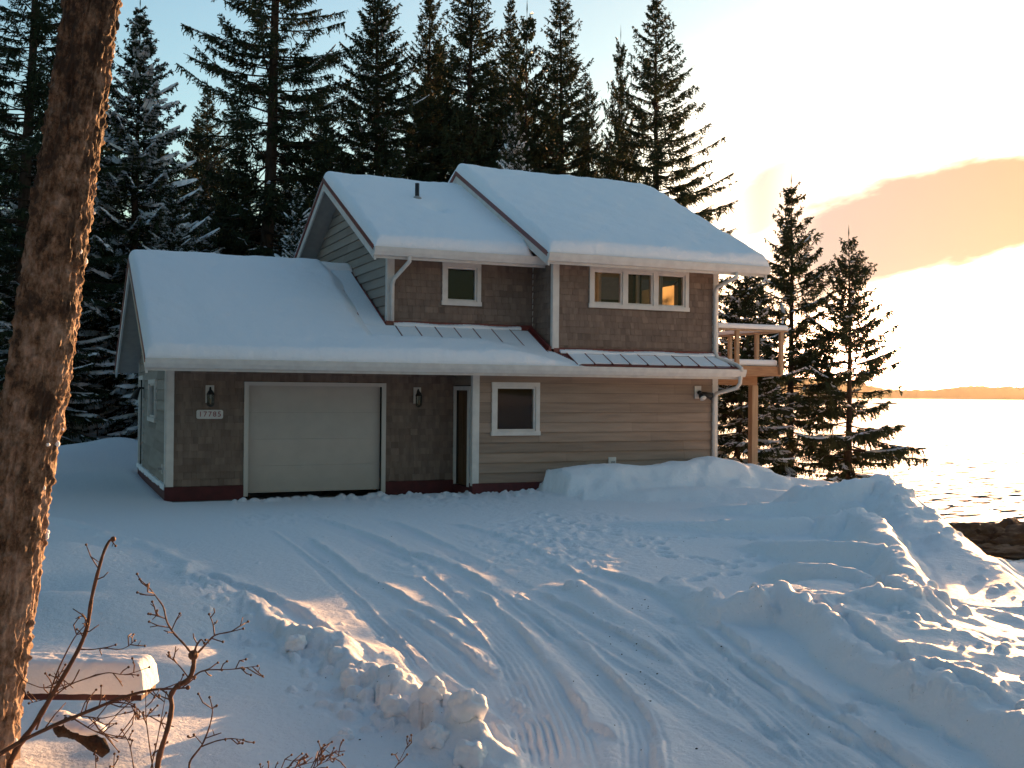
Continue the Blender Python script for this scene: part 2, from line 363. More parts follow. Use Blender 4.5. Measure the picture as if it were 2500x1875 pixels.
BERM = [(-260, 1105), (20, 1112), (140, 1128), (270, 1165), (354, 1196)] + A_((120, 480), (250, 560), (340, 640), (460, 700), (560, 750), (680, 820), (760, 880), (880, 920), (960, 990), (1060, 1060), (1200, 1130), (1330, 1190), (1420, 1280), (1520, 1340), (1700, 1480), (1900, 1680), (2100, 1900), (2300, 2400))
def polydist(P, poly, wid=None):
    """distance to a polyline, side sign and running parameter"""
    best = np.full(len(P), 1e9); sgn = np.zeros(len(P)); par = np.zeros(len(P))
    acc = 0.
    for i in range(len(poly)-1):
        a = poly[i]; b = poly[i+1]; d = b-a; l = np.hypot(*d)+1e-9
        ap = P-a; t = np.clip((ap@d)/l/l, 0, 1); q = ap-t[:, None]*d; dd = np.hypot(q[:, 0], q[:, 1])
        k = dd < best
        best[k] = dd[k]; par[k] = (i+t[k]); sgn[k] = np.sign(d[0]*ap[k, 1]-d[1]*ap[k, 0])
    return best, sgn, par
def inside(P, poly):
    r = np.zeros(len(P), bool); n = len(poly); j = n-1
    for i in range(n):
        xi, yi = poly[i]; xj, yj = poly[j]
        if yi != yj:
            k = ((yi > P[:, 1]) != (yj > P[:, 1])) & (P[:, 0] < (xj-xi)*(P[:, 1]-yi)/(yj-yi)+xi); r ^= k
        j = i
    return r
EDGE = np.array([flat(x*.8848, D) for x, D in ((3400, -12), (3000, 2), (2700, 5.5), (2460, 9), (2345, 11.5), (2270, 13.4), (2170, 15.3), (2060, 18), (1950, 22), (1850, 27), (1720, 33), (1300, 46), (700, 70), (-600, 150))])
LAND = np.vstack([EDGE, [(-700, 300), (-700, -400), (200, -400)]])
BERMW = gz(BERM)
LEFT = np.vstack([BERMW, [(6, -6), (-40, -6), (-40, 18)]])
rng = np.random.default_rng(4)

RIDGES = [  # sketch points, then 'Y' plane or heights that place them, half width, lump
    ([(1192, 1050), (1206, 1014), (1260, 1005), (1330, 1004), (1400, 1005), (1470, 998), (1540, 987), (1590, 996), (1640, 1010), (1690, 1029), (1730, 1034), (1790, 1042), (1840, 1047)], 18.15, .72, .12),
    ([(1200, 1050), (1215, 1016), (1330, 1008), (1400, 1009), (1470, 1002), (1540, 991), (1590, 1000), (1640, 1012), (1690, 1031), (1750, 1048)], 18.8, .60, .08),
    ([(1190, 1066), (1230, 1058), (1400, 1056), (1560, 1052), (1700, 1060), (1800, 1066)], [.2, .26, .3, .34, .32, .3], .5, .2),
    ([(1690, 1052), (1770, 1047), (1830, 1042), (1880, 1034), (1908, 1028), (1938, 1046), (1952, 1068), (1975, 1090)], [.5, .62, .68, .74, .78, .68, .58, .5], .40, .40),
    ([(1790, 1078), (1870, 1070), (1930, 1086), (1960, 1112), (1990, 1150)], [.36, .44, .46, .42, .34], .38, .5),
    ([(1965, 1082), (2005, 1120), (2035, 1150), (2062, 1185), (2100, 1240), (2150, 1310)], [.5, .40, .32, .22, .10, .05], .32, .5),
    ([(1755, 1123), (1800, 1113), (1845, 1099), (1875, 1110), (1900, 1140), (1935, 1178)], [.25, .40, .48, .46, .43, .40], .25, .4),
    ([(1912, 1168), (1950, 1205), (1975, 1240), (2005, 1280), (2035, 1320)], [.42, .46, .42, .36, .25], .22, .4),
    ([(1838, 1262), (1880, 1243), (1915, 1238), (1960, 1262), (2000, 1285), (2045, 1315)], [.30, .40, .45, .43, .38, .25], .22, .45),
    ([(1798, 1302), (1840, 1279), (1880, 1266), (1930, 1275), (1975, 1290), (2000, 1325), (2060, 1380)], [.25, .37, .43, .43, .40, .34, .2], .22, .45),
    ([(1430, 1250), (1500, 1278), (1560, 1296), (1620, 1274), (1690, 1263), (1740, 1292), (1790, 1336), (1850, 1384), (1930, 1426), (2050, 1480), (2212, 1545), (2420, 1650)], [.16, .22, .32, .40, .42, .38, .31, .31, .32, .32, .33, .33], .17, .8),
    ([(1480, 1094), (1620, 1089), (1700, 1084), (1800, 1086), (1900, 1092)], [.18, .28, .34, .38, .40], .20, .35),
    ([(1300, 1128), (1450, 1126), (1600, 1122), (1700, 1119), (1760, 1117)], [.16, .23, .31, .34, .34], .16, .3),
    ([(1610, 1168), (1700, 1168), (1800, 1172), (1880, 1180), (1920, 1186)], [.20, .33, .40, .42, .40], .17, .35),
    ([(1660, 1222), (1720, 1219), (1800, 1223), (1850, 1232), (1910, 1246)], [.22, .36, .38, .36, .34], .15, .3),
    ([(1205, 1264), (1250, 1256), (1300, 1290), (1360, 1330), (1412, 1362)], [.14, .205, .19, .16, .14], .10, .3),
]
RID = []
for _p, _z, _w, _l in RIDGES:
    if isinstance(_z, list): _q = np.array([onZ(x, y, z) for (x, y), z in zip(_p, _z)])
    else: _q = np.array([onY(x, y, _z) for x, y in _p])
    RID.append((_q[:, :2], _q[:, 2]-.12, _w, _l))
LINES = [  # rims of the wheel tracks: polyline, height, half width
    (A_((760, 165), (900, 205), (1050, 250), (1200, 310), (1330, 375), (1480, 405), (1600, 450), (1720, 520), (1850, 590)) + B_((150, 640), (300, 735), (420, 840), (560, 940), (680, 1040), (780, 1140), (860, 1240), (890, 1340), (900, 1480), (905, 1700)), .075, .13),
    (A_((1650, 540), (1750, 610), (1850, 690), (1940, 780), (2010, 870), (2090, 960), (2180, 1060)) + B_((440, 1110), (500, 1190), (540, 1280), (640, 1330), (735, 1395)), .065, .10),
    (A_((770, 270), (850, 330), (940, 390), (1040, 470), (1180, 540), (1290, 600), (1420, 670), (1540, 730), (1640, 780), (1740, 855)), .07, .12),
    (A_((1250, 645), (1360, 700), (1480, 780), (1600, 860), (1720, 950), (1860, 1050)), .07, .11),
    (A_((1830, 1115), (1920, 1160), (1970, 1240)), .04, .08),
    (A_((1180, 350), (1300, 385), (1400, 440), (1470, 500), (1560, 570), (1650, 640)), .04, .09),
    (A_((1120, 180), (1250, 205), (1350, 240), (1450, 290), (1600, 350)), .05, .12),
    (A_((1500, 200), (1680, 240), (1850, 290), (1950, 330)) + B_((350, 430), (500, 500), (650, 560), (720, 600)), .06, .14),
    (A_((190, 465), (350, 525), (500, 580), (650, 650), (800, 720), (900, 800), (1000, 870), (1100, 920), (1180, 970)), .12, .20),
    (A_((430, 650), (600, 720), (760, 790), (900, 870), (1010, 960)), .06, .13),
    (B_((480, 440), (600, 480), (740, 520), (900, 580), (1060, 660), (1200, 740), (1330, 840), (1480, 960), (1640, 1070), (1800, 1180), (1920, 1270), (2050, 1350), (2212, 1440), (2500, 1620)), .13, .17),
    (B_((900, 720), (1060, 740), (1150, 800), (1260, 880), (1380, 960), (1500, 1050), (1620, 1160), (1740, 1250), (1850, 1300), (1930, 1340), (1990, 1380)), .09, .13),
    (B_((220, 560), (350, 620), (500, 690), (640, 760), (780, 830), (900, 900), (1040, 970)), .075, .11),
    (B_((1080, 1040), (1180, 1080), (1260, 1120), (1330, 1180)), .05, .08),
    (B_((1900, 1180), (1960, 1220), (2010, 1260)), .05, .10),
]
STEPS = [A_((1230, 480), (1400, 520), (1520, 610), (1640, 730), (1760, 870)), A_((1760, 560), (1950, 700), (2100, 830)) + B_((500, 860), (640, 1000), (760, 1160)),
         B_((560, 620), (760, 720), (960, 850), (1200, 1040), (1450, 1230), (1650, 1400)), A_((1500, 1000), (1700, 1170), (1880, 1370), (2000, 1560)),
         A_((600, 260), (740, 360), (900, 470), (1020, 580), (1110, 650), (1200, 750), (1330, 880), (1450, 990), (1590, 1100), (1700, 1220), (1850, 1380), (2000, 1520), (2150, 1700)),
         B_((150, 600), (400, 760), (660, 930), (900, 1070), (1200, 1260), (1450, 1400), (1700, 1530), (1900, 1650))]
TREADS = [
    (A_((1050, 620), (1250, 800), (1500, 1020), (1750, 1270), (1950, 1500), (2100, 1700)), .17),
    (A_((1500, 560), (1750, 760), (1950, 960), (2060, 1160), (2150, 1400), (2180, 1700)), .20),
    (A_((1250, 620), (1500, 790), (1700, 930), (1850, 1080), (1980, 1300), (2060, 1600)), .13),
    (B_((0, 590), (200, 720), (330, 830), (470, 950), (600, 1070), (720, 1190), (790, 1290), (815, 1400), (820, 1700)), .11),
    (B_((250, 690), (400, 780), (700, 980), (1000, 1170), (1300, 1370), (1550, 1530), (1800, 1700)), .16),
    (B_((900, 780), (1150, 930), (1400, 1130), (1650, 1330), (1900, 1500), (2100, 1650)), .22),
    (B_((1200, 810), (1350, 910), (1500, 1010), (1800, 1220), (2100, 1430), (2300, 1560)), .13),
    (A_((700, 330), (900, 500), (1100, 680), (1300, 880), (1500, 1080), (1750, 1340), (1950, 1600)), .09),
    (A_((1130, 190), (1400, 300), (1650, 420), (1900, 560)) , .12),
    (B_((300, 600), (550, 740), (800, 880), (1100, 1060), (1400, 1250), (1700, 1450), (1950, 1650)), .12),
    (B_((650, 640), (850, 760), (1050, 890), (1300, 1090), (1600, 1330), (1850, 1560)), .14),
    (B_((780, 610), (1000, 690), (1200, 800), (1450, 1000), (1750, 1190), (2000, 1360), (2250, 1540)), .10),
    (A_((900, 230), (1200, 350), (1450, 450), (1650, 560)), .16),
]
TRAILS = [(B_((230, 150), (500, 240), (800, 290), (900, 370), (1150, 410), (1330, 440)), .24), (B_((830, 300), (1100, 280), (1420, 285), (1600, 340)), .2),
          (B_((1000, 520), (1200, 490), (1330, 450), (1420, 390), (1500, 330)), .22), (A_((1480, 1170), (1620, 1255), (1800, 1420)), .22),
          ([(1850, 1510), (1960, 1560), (2060, 1600), (2160, 1660)], .34), ([(1920, 1530), (2000, 1545), (2090, 1575)], .3)]

def ground():
    view = np.arctan2(FF[0], FF[1])
    fine = np.radians(np.arange(-30.5, 30.5, .085)); rest = np.radians(np.linspace(30.5, 329.5, 120))
    ang = view + np.concatenate([fine, rest])
    rad = np.concatenate([[0.0], np.geomspace(1.3, 3.6, 50)[:-1], np.geomspace(3.6, 30, 440)[:-1], np.geomspace(30, 95, 150)[:-1], np.geomspace(95, 900, 40)])
    Rg, Ag = np.meshgrid(rad, ang, indexing='ij')
    X = Rg*np.sin(Ag); Y = Rg*np.cos(Ag); shp = X.shape
    P = np.stack([X.ravel(), Y.ravel()], -1); x = P[:, 0]; y = P[:, 1]; r = Rg.ravel()
    lat = x*RR[0]+y*RR[1]; dp = x*FF[0]+y*FF[1]
    # broad shape
    z = np.full(len(P), .12)
    hill = sstep(4, 60, -lat - .12*dp) * 1.5 + sstep(60, 400, -lat)*25
    z = z + hill + .25*sstep(24, 34, y)*sstep(14, 6, x)
    back = sstep(5, 40, -dp); z += back*1.0
    z += .05*fbm(x*.35, y*.35, 3, 3)*sstep(24, 40, r)
    # left bank
    dB, sB, tB = polydist(P, BERMW)
    inL = inside(P, LEFT)
    soft = fbm(x*.55+3, y*.55, 3, 8)
    zl = .04*sstep(0, .3, dB)+.10*sstep(.2, 2.6, dB) + .22*(soft)*sstep(.4, 1.6, dB) + .22*sstep(4, 9, dB) + .16*sstep(5.1, 4.2, r)
    z = np.where(inL, z+zl, z); zin = z
    # shore: outside the land edge the ground falls away to the beach
    dE, sE, tE = polydist(P, EDGE)
    s = np.where(inside(P, LAND), -dE, dE)
    so = np.log1p(np.exp(np.clip(s/.35, -30, 30)))*.35
    sl = .18+.26*sstep(11, 15.5, dp)
    fall = np.minimum(sl*so, 4.66+.02*so) + np.maximum(0, dp-43)*.12*sstep(0, 8, so)
    rough = (.14*fbm(x*.8, y*.8, 4, 91)+.08*fbm(x*3, y*3, 3, 92))*sstep(0, 2, so)*(.45+.55*sstep(4, 9, so))
    z = z*np.exp(-so/5.)-fall+rough
    near = r < 40
    idx = np.nonzero(near)[0]; Q = P[idx]; qx, qy = Q[:, 0], Q[:, 1]; zz = z[idx].copy()
    n1 = fbm(qx*1.6, qy*1.6, 4, 21); n2 = fbm(qx*4.2, qy*4.2, 3, 33); bil = 1-2*np.abs(vnoise(qx*3.1, qy*3.1, 51)); bil2 = 1-2*np.abs(vnoise(qx*7.5+5, qy*7.5, 52))
    warp = np.stack([fbm(qx*1.3, qy*1.3, 3, 71), fbm(qx*1.3+9, qy*1.3, 3, 72)], -1)
    fine_n = np.stack([fbm(qx*6, qy*6, 2, 73), fbm(qx*6+9, qy*6, 2, 74)], -1)
    # fresh dusting, faint
    zz += .006*n1 + .003*n2
    def near_poly(poly, w):
        lo = poly.min(0)-w; hi = poly.max(0)+w
        return np.nonzero((qx > lo[0]) & (qx < hi[0]) & (qy > lo[1]) & (qy < hi[1]))[0]
    # churned, trodden patches
    for (cx_, cy_, sx, sy, am) in ((620, 1118, 90, 16, .05), (1180, 1165, 130, 40, .06), (1330, 1128, 60, 20, .04), (960, 1080, 190, 14, .05), (900, 1215, 70, 22, .035), (1230, 1215, 90, 20, .03)):
        c = onZ(cx_, cy_, .12)[:2]; ex = onZ(cx_+sx, cy_, .12)[:2]; ey = onZ(cx_, cy_-sy, .12)[:2]
        wx = np.hypot(*(ex-c)); wy = np.hypot(*(ey-c))
        ux = (ex-c)/wx; uy = (ey-c)/wy
        k = np.exp(-(((Q-c)@ux/wx)**2 + ((Q-c)@uy/wy)**2))
        zz += k*am*(bil2-.35)*1.3
    # wheel tracks
    for poly, w in TREADS:
        p = gz(poly, .12); k = near_poly(p, .6)
        d, s, t = polydist(Q[k] + .03*warp[k], p)
        e = sstep(w+.05, w-.02, d)
        L = d*s
        end = sstep(0, .6, t)
        zz[k] += end*e*(-.012 + .0042*np.cos(2*math.pi*L/.050)*(.4+1.2*np.clip(n1[k]+.5, 0, 1)) + .006*n2[k])
    for poly in STEPS:
        p = gz(poly, .12); k = near_poly(p, .8)
        d, s, t = polydist(Q[k], p); zz[k] += .022*np.exp(-(d/.035)**2) - .012*np.where(s > 0, np.exp(-(d/.25)**2), 0)
    for poly, h, w in LINES:
        p = gz(poly, .14); k = near_poly(p, w*3)
        d, s, t = polydist(Q[k] + .020*fine_n[k] + .012*warp[k], p)
        tt = np.minimum(sstep(0, .8, t), sstep(len(p)-1, len(p)-1.8, t)); w = w*.45
        L = d*s                                              # far side of the rim is positive
        prf = np.where(L > 0, np.exp(-(L/(w*1.7))**1.4), np.exp(-(L/(w*.36))**2))
        zz[k] += .44*h*tt*(1+.7*n2[k]+.3*n1[k])*prf
        zz[k] -= .012*tt*np.exp(-((L+1.6*w)/(w*1.3))**2)
    # foot trails
    for poly, step in TRAILS:
        p = gz(poly, .14); acc = 0; q0 = p[0]
        for i in range(len(p)-1):
            l = np.hypot(*(p[i+1]-p[i])); nn = max(1, int(l/step)); dv = (p[i+1]-p[i])/l; pv = np.array([-dv[1], dv[0]])
            for j in range(nn):
                c = p[i]+dv*(j*step) + pv*(.09*(-1)**j + rng.normal(0, .03))
                kk = np.nonzero((np.abs(qx-c[0]) < .4) & (np.abs(qy-c[1]) < .4))[0]
                a = (Q[kk]-c)@dv/.13; b = (Q[kk]-c)@pv/.075; g = np.exp(-(a*a+b*b)**1.5)
                ring = np.exp(-((np.sqrt(a*a+b*b)-1.35)/.35)**2)
                zz[kk] += -.055*g + .015*ring
    # plough ridges and banks
    d, s_, t = polydist(Q, RID[10][0]); side = np.where(s_ > 0, 1, 0)      # the ground beyond the near berm lies higher
    zz += side*sstep(0, .2, d)*sstep(3.0, 4.2, t)*(np.maximum(0, .25-.10*d)+sstep(3.4, 1.6, d)*(.05*n1+.05*(bil-.3)+.01*bil2))
    for p, hp, w, lump in RID:
        k = near_poly(p, w*1.25+2.2)
        d, s, t = polydist(Q[k] + warp[k]*.5*w + fine_n[k]*.10*min(w, .4)*(.4+lump), p)
        tt = np.minimum(sstep(-.25, .5, t), sstep(len(p)-.75, len(p)-1.5, t))
        hh = np.interp(t, np.arange(len(hp)), hp)*tt*(1+lump*(.45*n1[k]+.35*bil[k]-.15))
        prof = 1/(1+(d/w)**3.2)**1.3
        add = hh*prof + lump*.04*(bil2[k]-.4)*prof*(hh > .02) - .75*np.maximum(0, d-1.25*w)
        cur = zz[k]-.12; ok = add > cur-.35
        zz[k] = .12 + np.where(ok, .5*(cur+add) + .5*np.sqrt((cur-add)**2+.0009*sstep(-.35, -.1, add-cur)), cur)
    # berm along the left edge, crumbled
    k = near_poly(BERMW[1:], 1.2)
    d, s, t = polydist(Q[k] + warp[k]*.22 + fine_n[k]*.06, BERMW)
    hB = (.05+.07*sstep(5, 11, t))
    zz[k] += hB*(1+.9*n1[k]+.5*bil[k])*np.exp(-(d/.15)**2) + .025*bil2[k]*np.exp(-(d/.28)**2)*sstep(3, 8, t)
    # lumps of thrown snow
    lumps = []
    for i in range(230):
        t = rng.uniform(4.2, len(BERMW)-3.2); a = int(t); c = BERMW[a]+(BERMW[a+1]-BERMW[a])*(t-a)
        off = abs(rng.normal(0, .24)); dv = BERMW[a+1]-BERMW[a]; dv /= np.hypot(*dv); pv = np.array([-dv[1], dv[0]])
        c = c + pv*(off if not inside((c+pv*.3)[None], LEFT)[0] == False else -off)
        lumps.append((c[0], c[1], rng.uniform(.018, .055)*(1.2 if t > 14 else 1)))
    for i in range(170):                                   # along the foot of the house
        sx = rng.uniform(500, 1190); c = onZ(sx, 1076-.02*(sx-500)+abs(rng.normal(0, 5)), .12)
        lumps.append((c[0], c[1]-.05, rng.uniform(.03, .10)))
    for i in range(150):                                   # on the right-hand heaps
        p = RID[[3, 4, 5, 6, 7, 8, 9, 10, 3, 5][rng.integers(10)]][0]; t = rng.uniform(0, len(p)-1.01); a = int(t); c = p[a]+(p[a+1]-p[a])*(t-a) + rng.normal(0, .2, 2)
        lumps.append((c[0], c[1], rng.uniform(.025, .06)+.05*rng.random()**4))
    for i in range(420):                                   # crumbs along the rims
        pl, h_, w_ = LINES[rng.integers(len(LINES))]; p = gz(pl, .14); t = rng.uniform(.2, len(p)-1.2); a = int(t); c = p[a]+(p[a+1]-p[a])*(t-a)+rng.normal(0, .05, 2)
        lumps.append((c[0], c[1], rng.uniform(.010, .028)))
    for i in range(45):                                   # on the sunlit ground beyond the near berm
        c = onZ(rng.uniform(1900, 2300), rng.uniform(1370, 1540), .22); lumps.append((c[0], c[1], rng.uniform(.02, .07)))
    for i in range(60):
        c = onZ(rng.uniform(420, 1600), rng.uniform(1110, 1420), .12); lumps.append((c[0], c[1], rng.uniform(.015, .04)))
    for (sx, sy, rr_) in ((1235, 1258, .08), (1440, 1250, .09), (1000, 1052, .15), (1012, 1056, .10)):
        c = onZ(sx, sy, .2); lumps.append((c[0], c[1], rr_))
    for (cx_, cy_, rr_) in lumps:
        kk = np.nonzero((np.abs(qx-cx_) < rr_*1.3) & (np.abs(qy-cy_) < rr_*1.3))[0]
        if not len(kk): continue
        pw = 2.0 if (int(cx_*977) % 3) else 3.4; an_ = cx_*31.7; ca_, sa_ = math.cos(an_), math.sin(an_); ux_ = np.abs((qx[kk]-cx_)*ca_+(qy[kk]-cy_)*sa_); uy_ = np.abs(-(qx[kk]-cx_)*sa_+(qy[kk]-cy_)*ca_)*1.25; dd = (ux_**pw+uy_**pw)**(1/pw)*(1+.6*n2[kk]); z0 = np.median(zz[kk])
        hgt = np.sqrt(np.clip(rr_**2-dd**2, 0, None))*.95
        zz[kk] = np.maximum(zz[kk], np.where(hgt > 0, z0-rr_*.25+hgt, -9))
    # mounds at the left of the garage, and before the forest
    for (sx, D, h, w) in ((180, 27, .34, 1.3), (60, 25, .35, 1.4), (268, 28.5, .38, 1.0), (130, 31, .3, 1.4), (330, 31, .3, 1.6), (225, 33, .2, 1.3)):
        c = flat(sx, D); zz += h*np.exp(-((qx-c[0])**2+(qy-c[1])**2)/w**2)
    for (sx, sy, h, w) in ((215, 1290, .20, .95), (120, 1190, .16, .8), (345, 1395, .10, .45), (430, 1290, .09, .5), (90, 1400, .12, .6), (520, 1340, -.07, .40)):
        c = onZ(sx, sy, .3)[:2]; zz += h*np.exp(-((qx-c[0])**2+(qy-c[1])**2)/w**2)
    # scraped apron before the garage door and under the house
    ap = sstep(19.3, 19.55, qy)*sstep(1.7, 2.2, qx)*sstep(7.6, 7.3, qx)*sstep(27, 26, qy)
    zz = zz*(1-ap) + .05*ap
    un = sstep(19.6, 20.4, qy)*sstep(2.2, 2.8, qx)*sstep(12.9, 12.3, qx)*sstep(26, 25.4, qy)
    zz = zz*(1-un) + (-.1)*un
    z[idx] = zz
    Pz = np.stack([X, Y, z.reshape(shp)], -1)
    o = gridmesh('ground', Pz, M['snow'], wrap=True)
    tag(o, 'snow covered driveway and banks with wheel tracks', kind='structure')
    return Pz
GP = ground()
GXY = GP[..., :2]; GZ = GP[..., 2]
def ground_z(x, y):
    rr_ = math.hypot(x, y); an = math.atan2(x, y)
    d = (GXY[..., 0]-x)**2 + (GXY[..., 1]-y)**2
    return float(GZ.ravel()[int(np.argmin(d))])

def sea():
    n = 96; a = np.linspace(0, 2*math.pi, n, endpoint=False); r = np.array([0, 40, 120, 400, 1500, 5000, 9000.])
    P = np.stack([r[:, None]*np.sin(a), r[:, None]*np.cos(a), np.full((len(r), n), -5.0)], -1)
    tag(gridmesh('water', P, M['water'], wrap=True), 'calm sea shining under the low sun', kind='structure')
    # far wooded shore
    xs = np.linspace(.06, 1.35, 700)+YAW-.02                # azimuth
    rows = []
    prof = 52*(.62+.5*fbm(xs*9, xs*0, 3, 5)) * sstep(.06+YAW-.02, .13+YAW, xs) + 3.2*(vnoise(xs*700, xs*0, 8))+2.0*vnoise(xs*260, xs*0+3, 9)
    for rad_, hf in ((2500, 0), (2520, .8), (2600, 1.0), (2900, .95), (3300, .6), (3500, -.2)):
        rows.append(np.stack([rad_*np.sin(xs), rad_*np.cos(xs), -5.2+np.maximum(prof*hf, 0)], -1))
    tag(gridmesh('hills', np.array(rows), M['farwood'], smooth=False), 'low wooded shore across the water', kind='structure')
sea()

def haze():
    mt = bpy.data.materials.new('sea_air'); mt.use_nodes = True; nt = mt.node_tree; nt.nodes.clear()
    out = nt.nodes.new('ShaderNodeOutputMaterial'); v = nt.nodes.new('ShaderNodeVolumePrincipled')
    v.inputs['Color'].default_value = (.95, .90, .82, 1); v.inputs['Density'].default_value = HAZE; v.inputs['Anisotropy'].default_value = .65
    nt.links.new(v.outputs[0], out.inputs['Volume'])
    mb = MB(); mb.box(-9300, 9300, -9300, 9300, -9, 48)
    tag(mb.build('haze', mt), 'pale glowing sea air', kind='stuff')
HAZE = 3.0e-5
if HAZE: haze()

# ------------------------------------------------------------------ house
house = empty('house', (7.5, 20, .1), 'two storey shingled house with snow covered roofs and attached garage', 'house')
SL = .49
RO = random.Random(11)
def cut_intervals(u0, u1, z0, z1, ops):
    iv = [(u0, u1)]
    for a, b, c, d in ops:
        if z1 > c+.01 and z0 < d-.01:
            nv = []
            for s, e in iv:
                if b <= s or a >= e: nv.append((s, e)); continue
                if a > s: nv.append((s, a))
                if b < e: nv.append((b, e))
            iv = nv
    return [(s, e) for s, e in iv if e-s > .015]
def row_pieces(u0, u1, z0, z1, ops):
    """a course of cladding cut round the openings, also where an edge runs through the course"""
    out = [(a, b, z0, z1) for a, b in cut_intervals(u0, u1, z0, z1, ops)]
    for a, b, c, d in ops:
        lo, hi = max(a, u0), min(b, u1)
        if hi-lo < .02: continue
        if z0+.012 < c < z1 and z1 > c+.01: out.append((lo, hi, z0, c))
        if z0 < d < z1-.012 and z0 < d-.01: out.append((lo, hi, d, z1))
    return out
class Wall:
    """plane of a facade: axis 'X' runs along x at y=pos (looks to -Y); 'Y' runs along y at x=pos (looks to -X); 'E' looks to +X; 'B' looks to +Y"""
    def __init__(s, axis, pos): s.ax = axis; s.p = pos
    def W(s, u, d, z):                                   # d > 0 stands proud of the wall
        return {'X': (u, s.p-d, z), 'Y': (s.p-d, u, z), 'E': (s.p+d, u, z), 'B': (u, s.p+d, z)}[s.ax]
    def slab(s, mb, u0, u1, z0, z1, d0, d1, a=.5, d1t=None):
        d1t = d1 if d1t is None else d1t
        mb.hexa([s.W(u0, d0, z0), s.W(u1, d0, z0), s.W(u1, d1, z0), s.W(u0, d1, z0), s.W(u0, d0, z1), s.W(u1, d0, z1), s.W(u1, d1t, z1), s.W(u0, d1t, z1)], a)
    def core(s, mb, u0, u1, z0, z1, ops, th=.14, ztop=None):
        us = sorted({u0, u1, *[o[0] for o in ops], *[o[1] for o in ops]}); zs = sorted({z0, z1, *[o[2] for o in ops], *[o[3] for o in ops]})
        for a, b in zip(us, us[1:]):
            for c, d in zip(zs, zs[1:]):
                if any(o[0] < (a+b)/2 < o[1] and o[2] < (c+d)/2 < o[3] for o in ops): continue
                s.slab(mb, a, b, c, d, -th, 0, -1.6)  # core coloured near black, painted shade that shows as shadow lines between courses
    def shingles(s, mb, u0, u1, z0, z1, ops, ztop=None):
        z = z0; row = .128; k = 0
        while z < z1:
            zt = min(z+row+.02, z1+.02)
            for a, b, zb_, zc_ in row_pieces(u0, u1, z, z+row, ops):
                u = a - RO.uniform(0, .08); zl = zb_; zt = min(zc_+.003, z1+.02)
                while u < b:
                    w = RO.uniform(.075, .19); e = min(u+w, b); st = max(u, a)
                    if e-st > .012:
                        j = RO.uniform(-.006, .006)
                        s.slab(mb, st+.0015, e-.0015, zl+(j if zl == z else 0)*.5+.003, zt, .002, .021+RO.uniform(0, .006), min(1, max(0, RO.gauss(.5, .2))), .006)
                    u += w
            z += row
    def laps(s, mb, u0, u1, z0, z1, ops, row=.195, ztop=None):
        z = z0
        while z < z1:
            zt = min(z+row-.007, z1+.01)
            a0, b0 = u0, u1
            if ztop is not None:
                lim = [u for u in np.linspace(u0, u1, 80) if ztop(u) > z+.06]
                if not lim: break
                a0, b0 = lim[0], lim[-1]
            for a, b, zb_, zc_ in row_pieces(a0, b0, z, z+row, ops):
                u = a; zt = min(zc_-.004, z1+.01)
                while u < b:
                    w = RO.uniform(1.6, 3.6); e = min(u+w, b)
                    if e-u > .012: s.slab(mb, u+.0015, e-.0015, zb_, zt, .002, .034, min(1, max(0, RO.gauss(.5, .28))), .005)
                    u += w
            z += row
def window(w, u0, u1, z0, z1, name='window', split=1, parent=None, cas=.085):
    parent = parent or house
    mb = MB(); d0, d1 = .004, .052
    w.slab(mb, u0-cas, u1+cas, z1, z1+cas, d0, d1); w.slab(mb, u0-cas-.015, u1+cas+.015, z0-cas, z0, d0, d1+.012)
    w.slab(mb, u0-cas, u0, z0, z1, d0, d1); w.slab(mb, u1, u1+cas, z0, z1, d0, d1)
    cw = (u1-u0)/split
    for i in range(1, split): w.slab(mb, u0+i*cw-.05, u0+i*cw+.05, z0, z1, d0, d1-.003)
    f = mb.build(name, M['white'], parent)
    for i in range(split):
        a = u0+i*cw+(.05 if i else 0); b = u0+(i+1)*cw-(.05 if i < split-1 else 0)
        sm = MB(); t = .04; e0, e1 = -.06, .02
        w.slab(sm, a+.001, b-.001, z1-t, z1-.001, e0, e1); w.slab(sm, a+.001, b-.001, z0+.001, z0+t, e0, e1); w.slab(sm, a+.001, a+t, z0+t, z1-t, e0, e1); w.slab(sm, b-t, b-.001, z0+t, z1-t, e0, e1)
        sm.build('sash', M['white'], f)
        gm = MB(); gm.face([w.W(a+t, -.02, z0+t), w.W(b-t, -.02, z0+t), w.W(b-t, -.02, z1-t), w.W(a+t, -.02, z1-t)]); gm.build('pane', M['glass'], f)
    return f

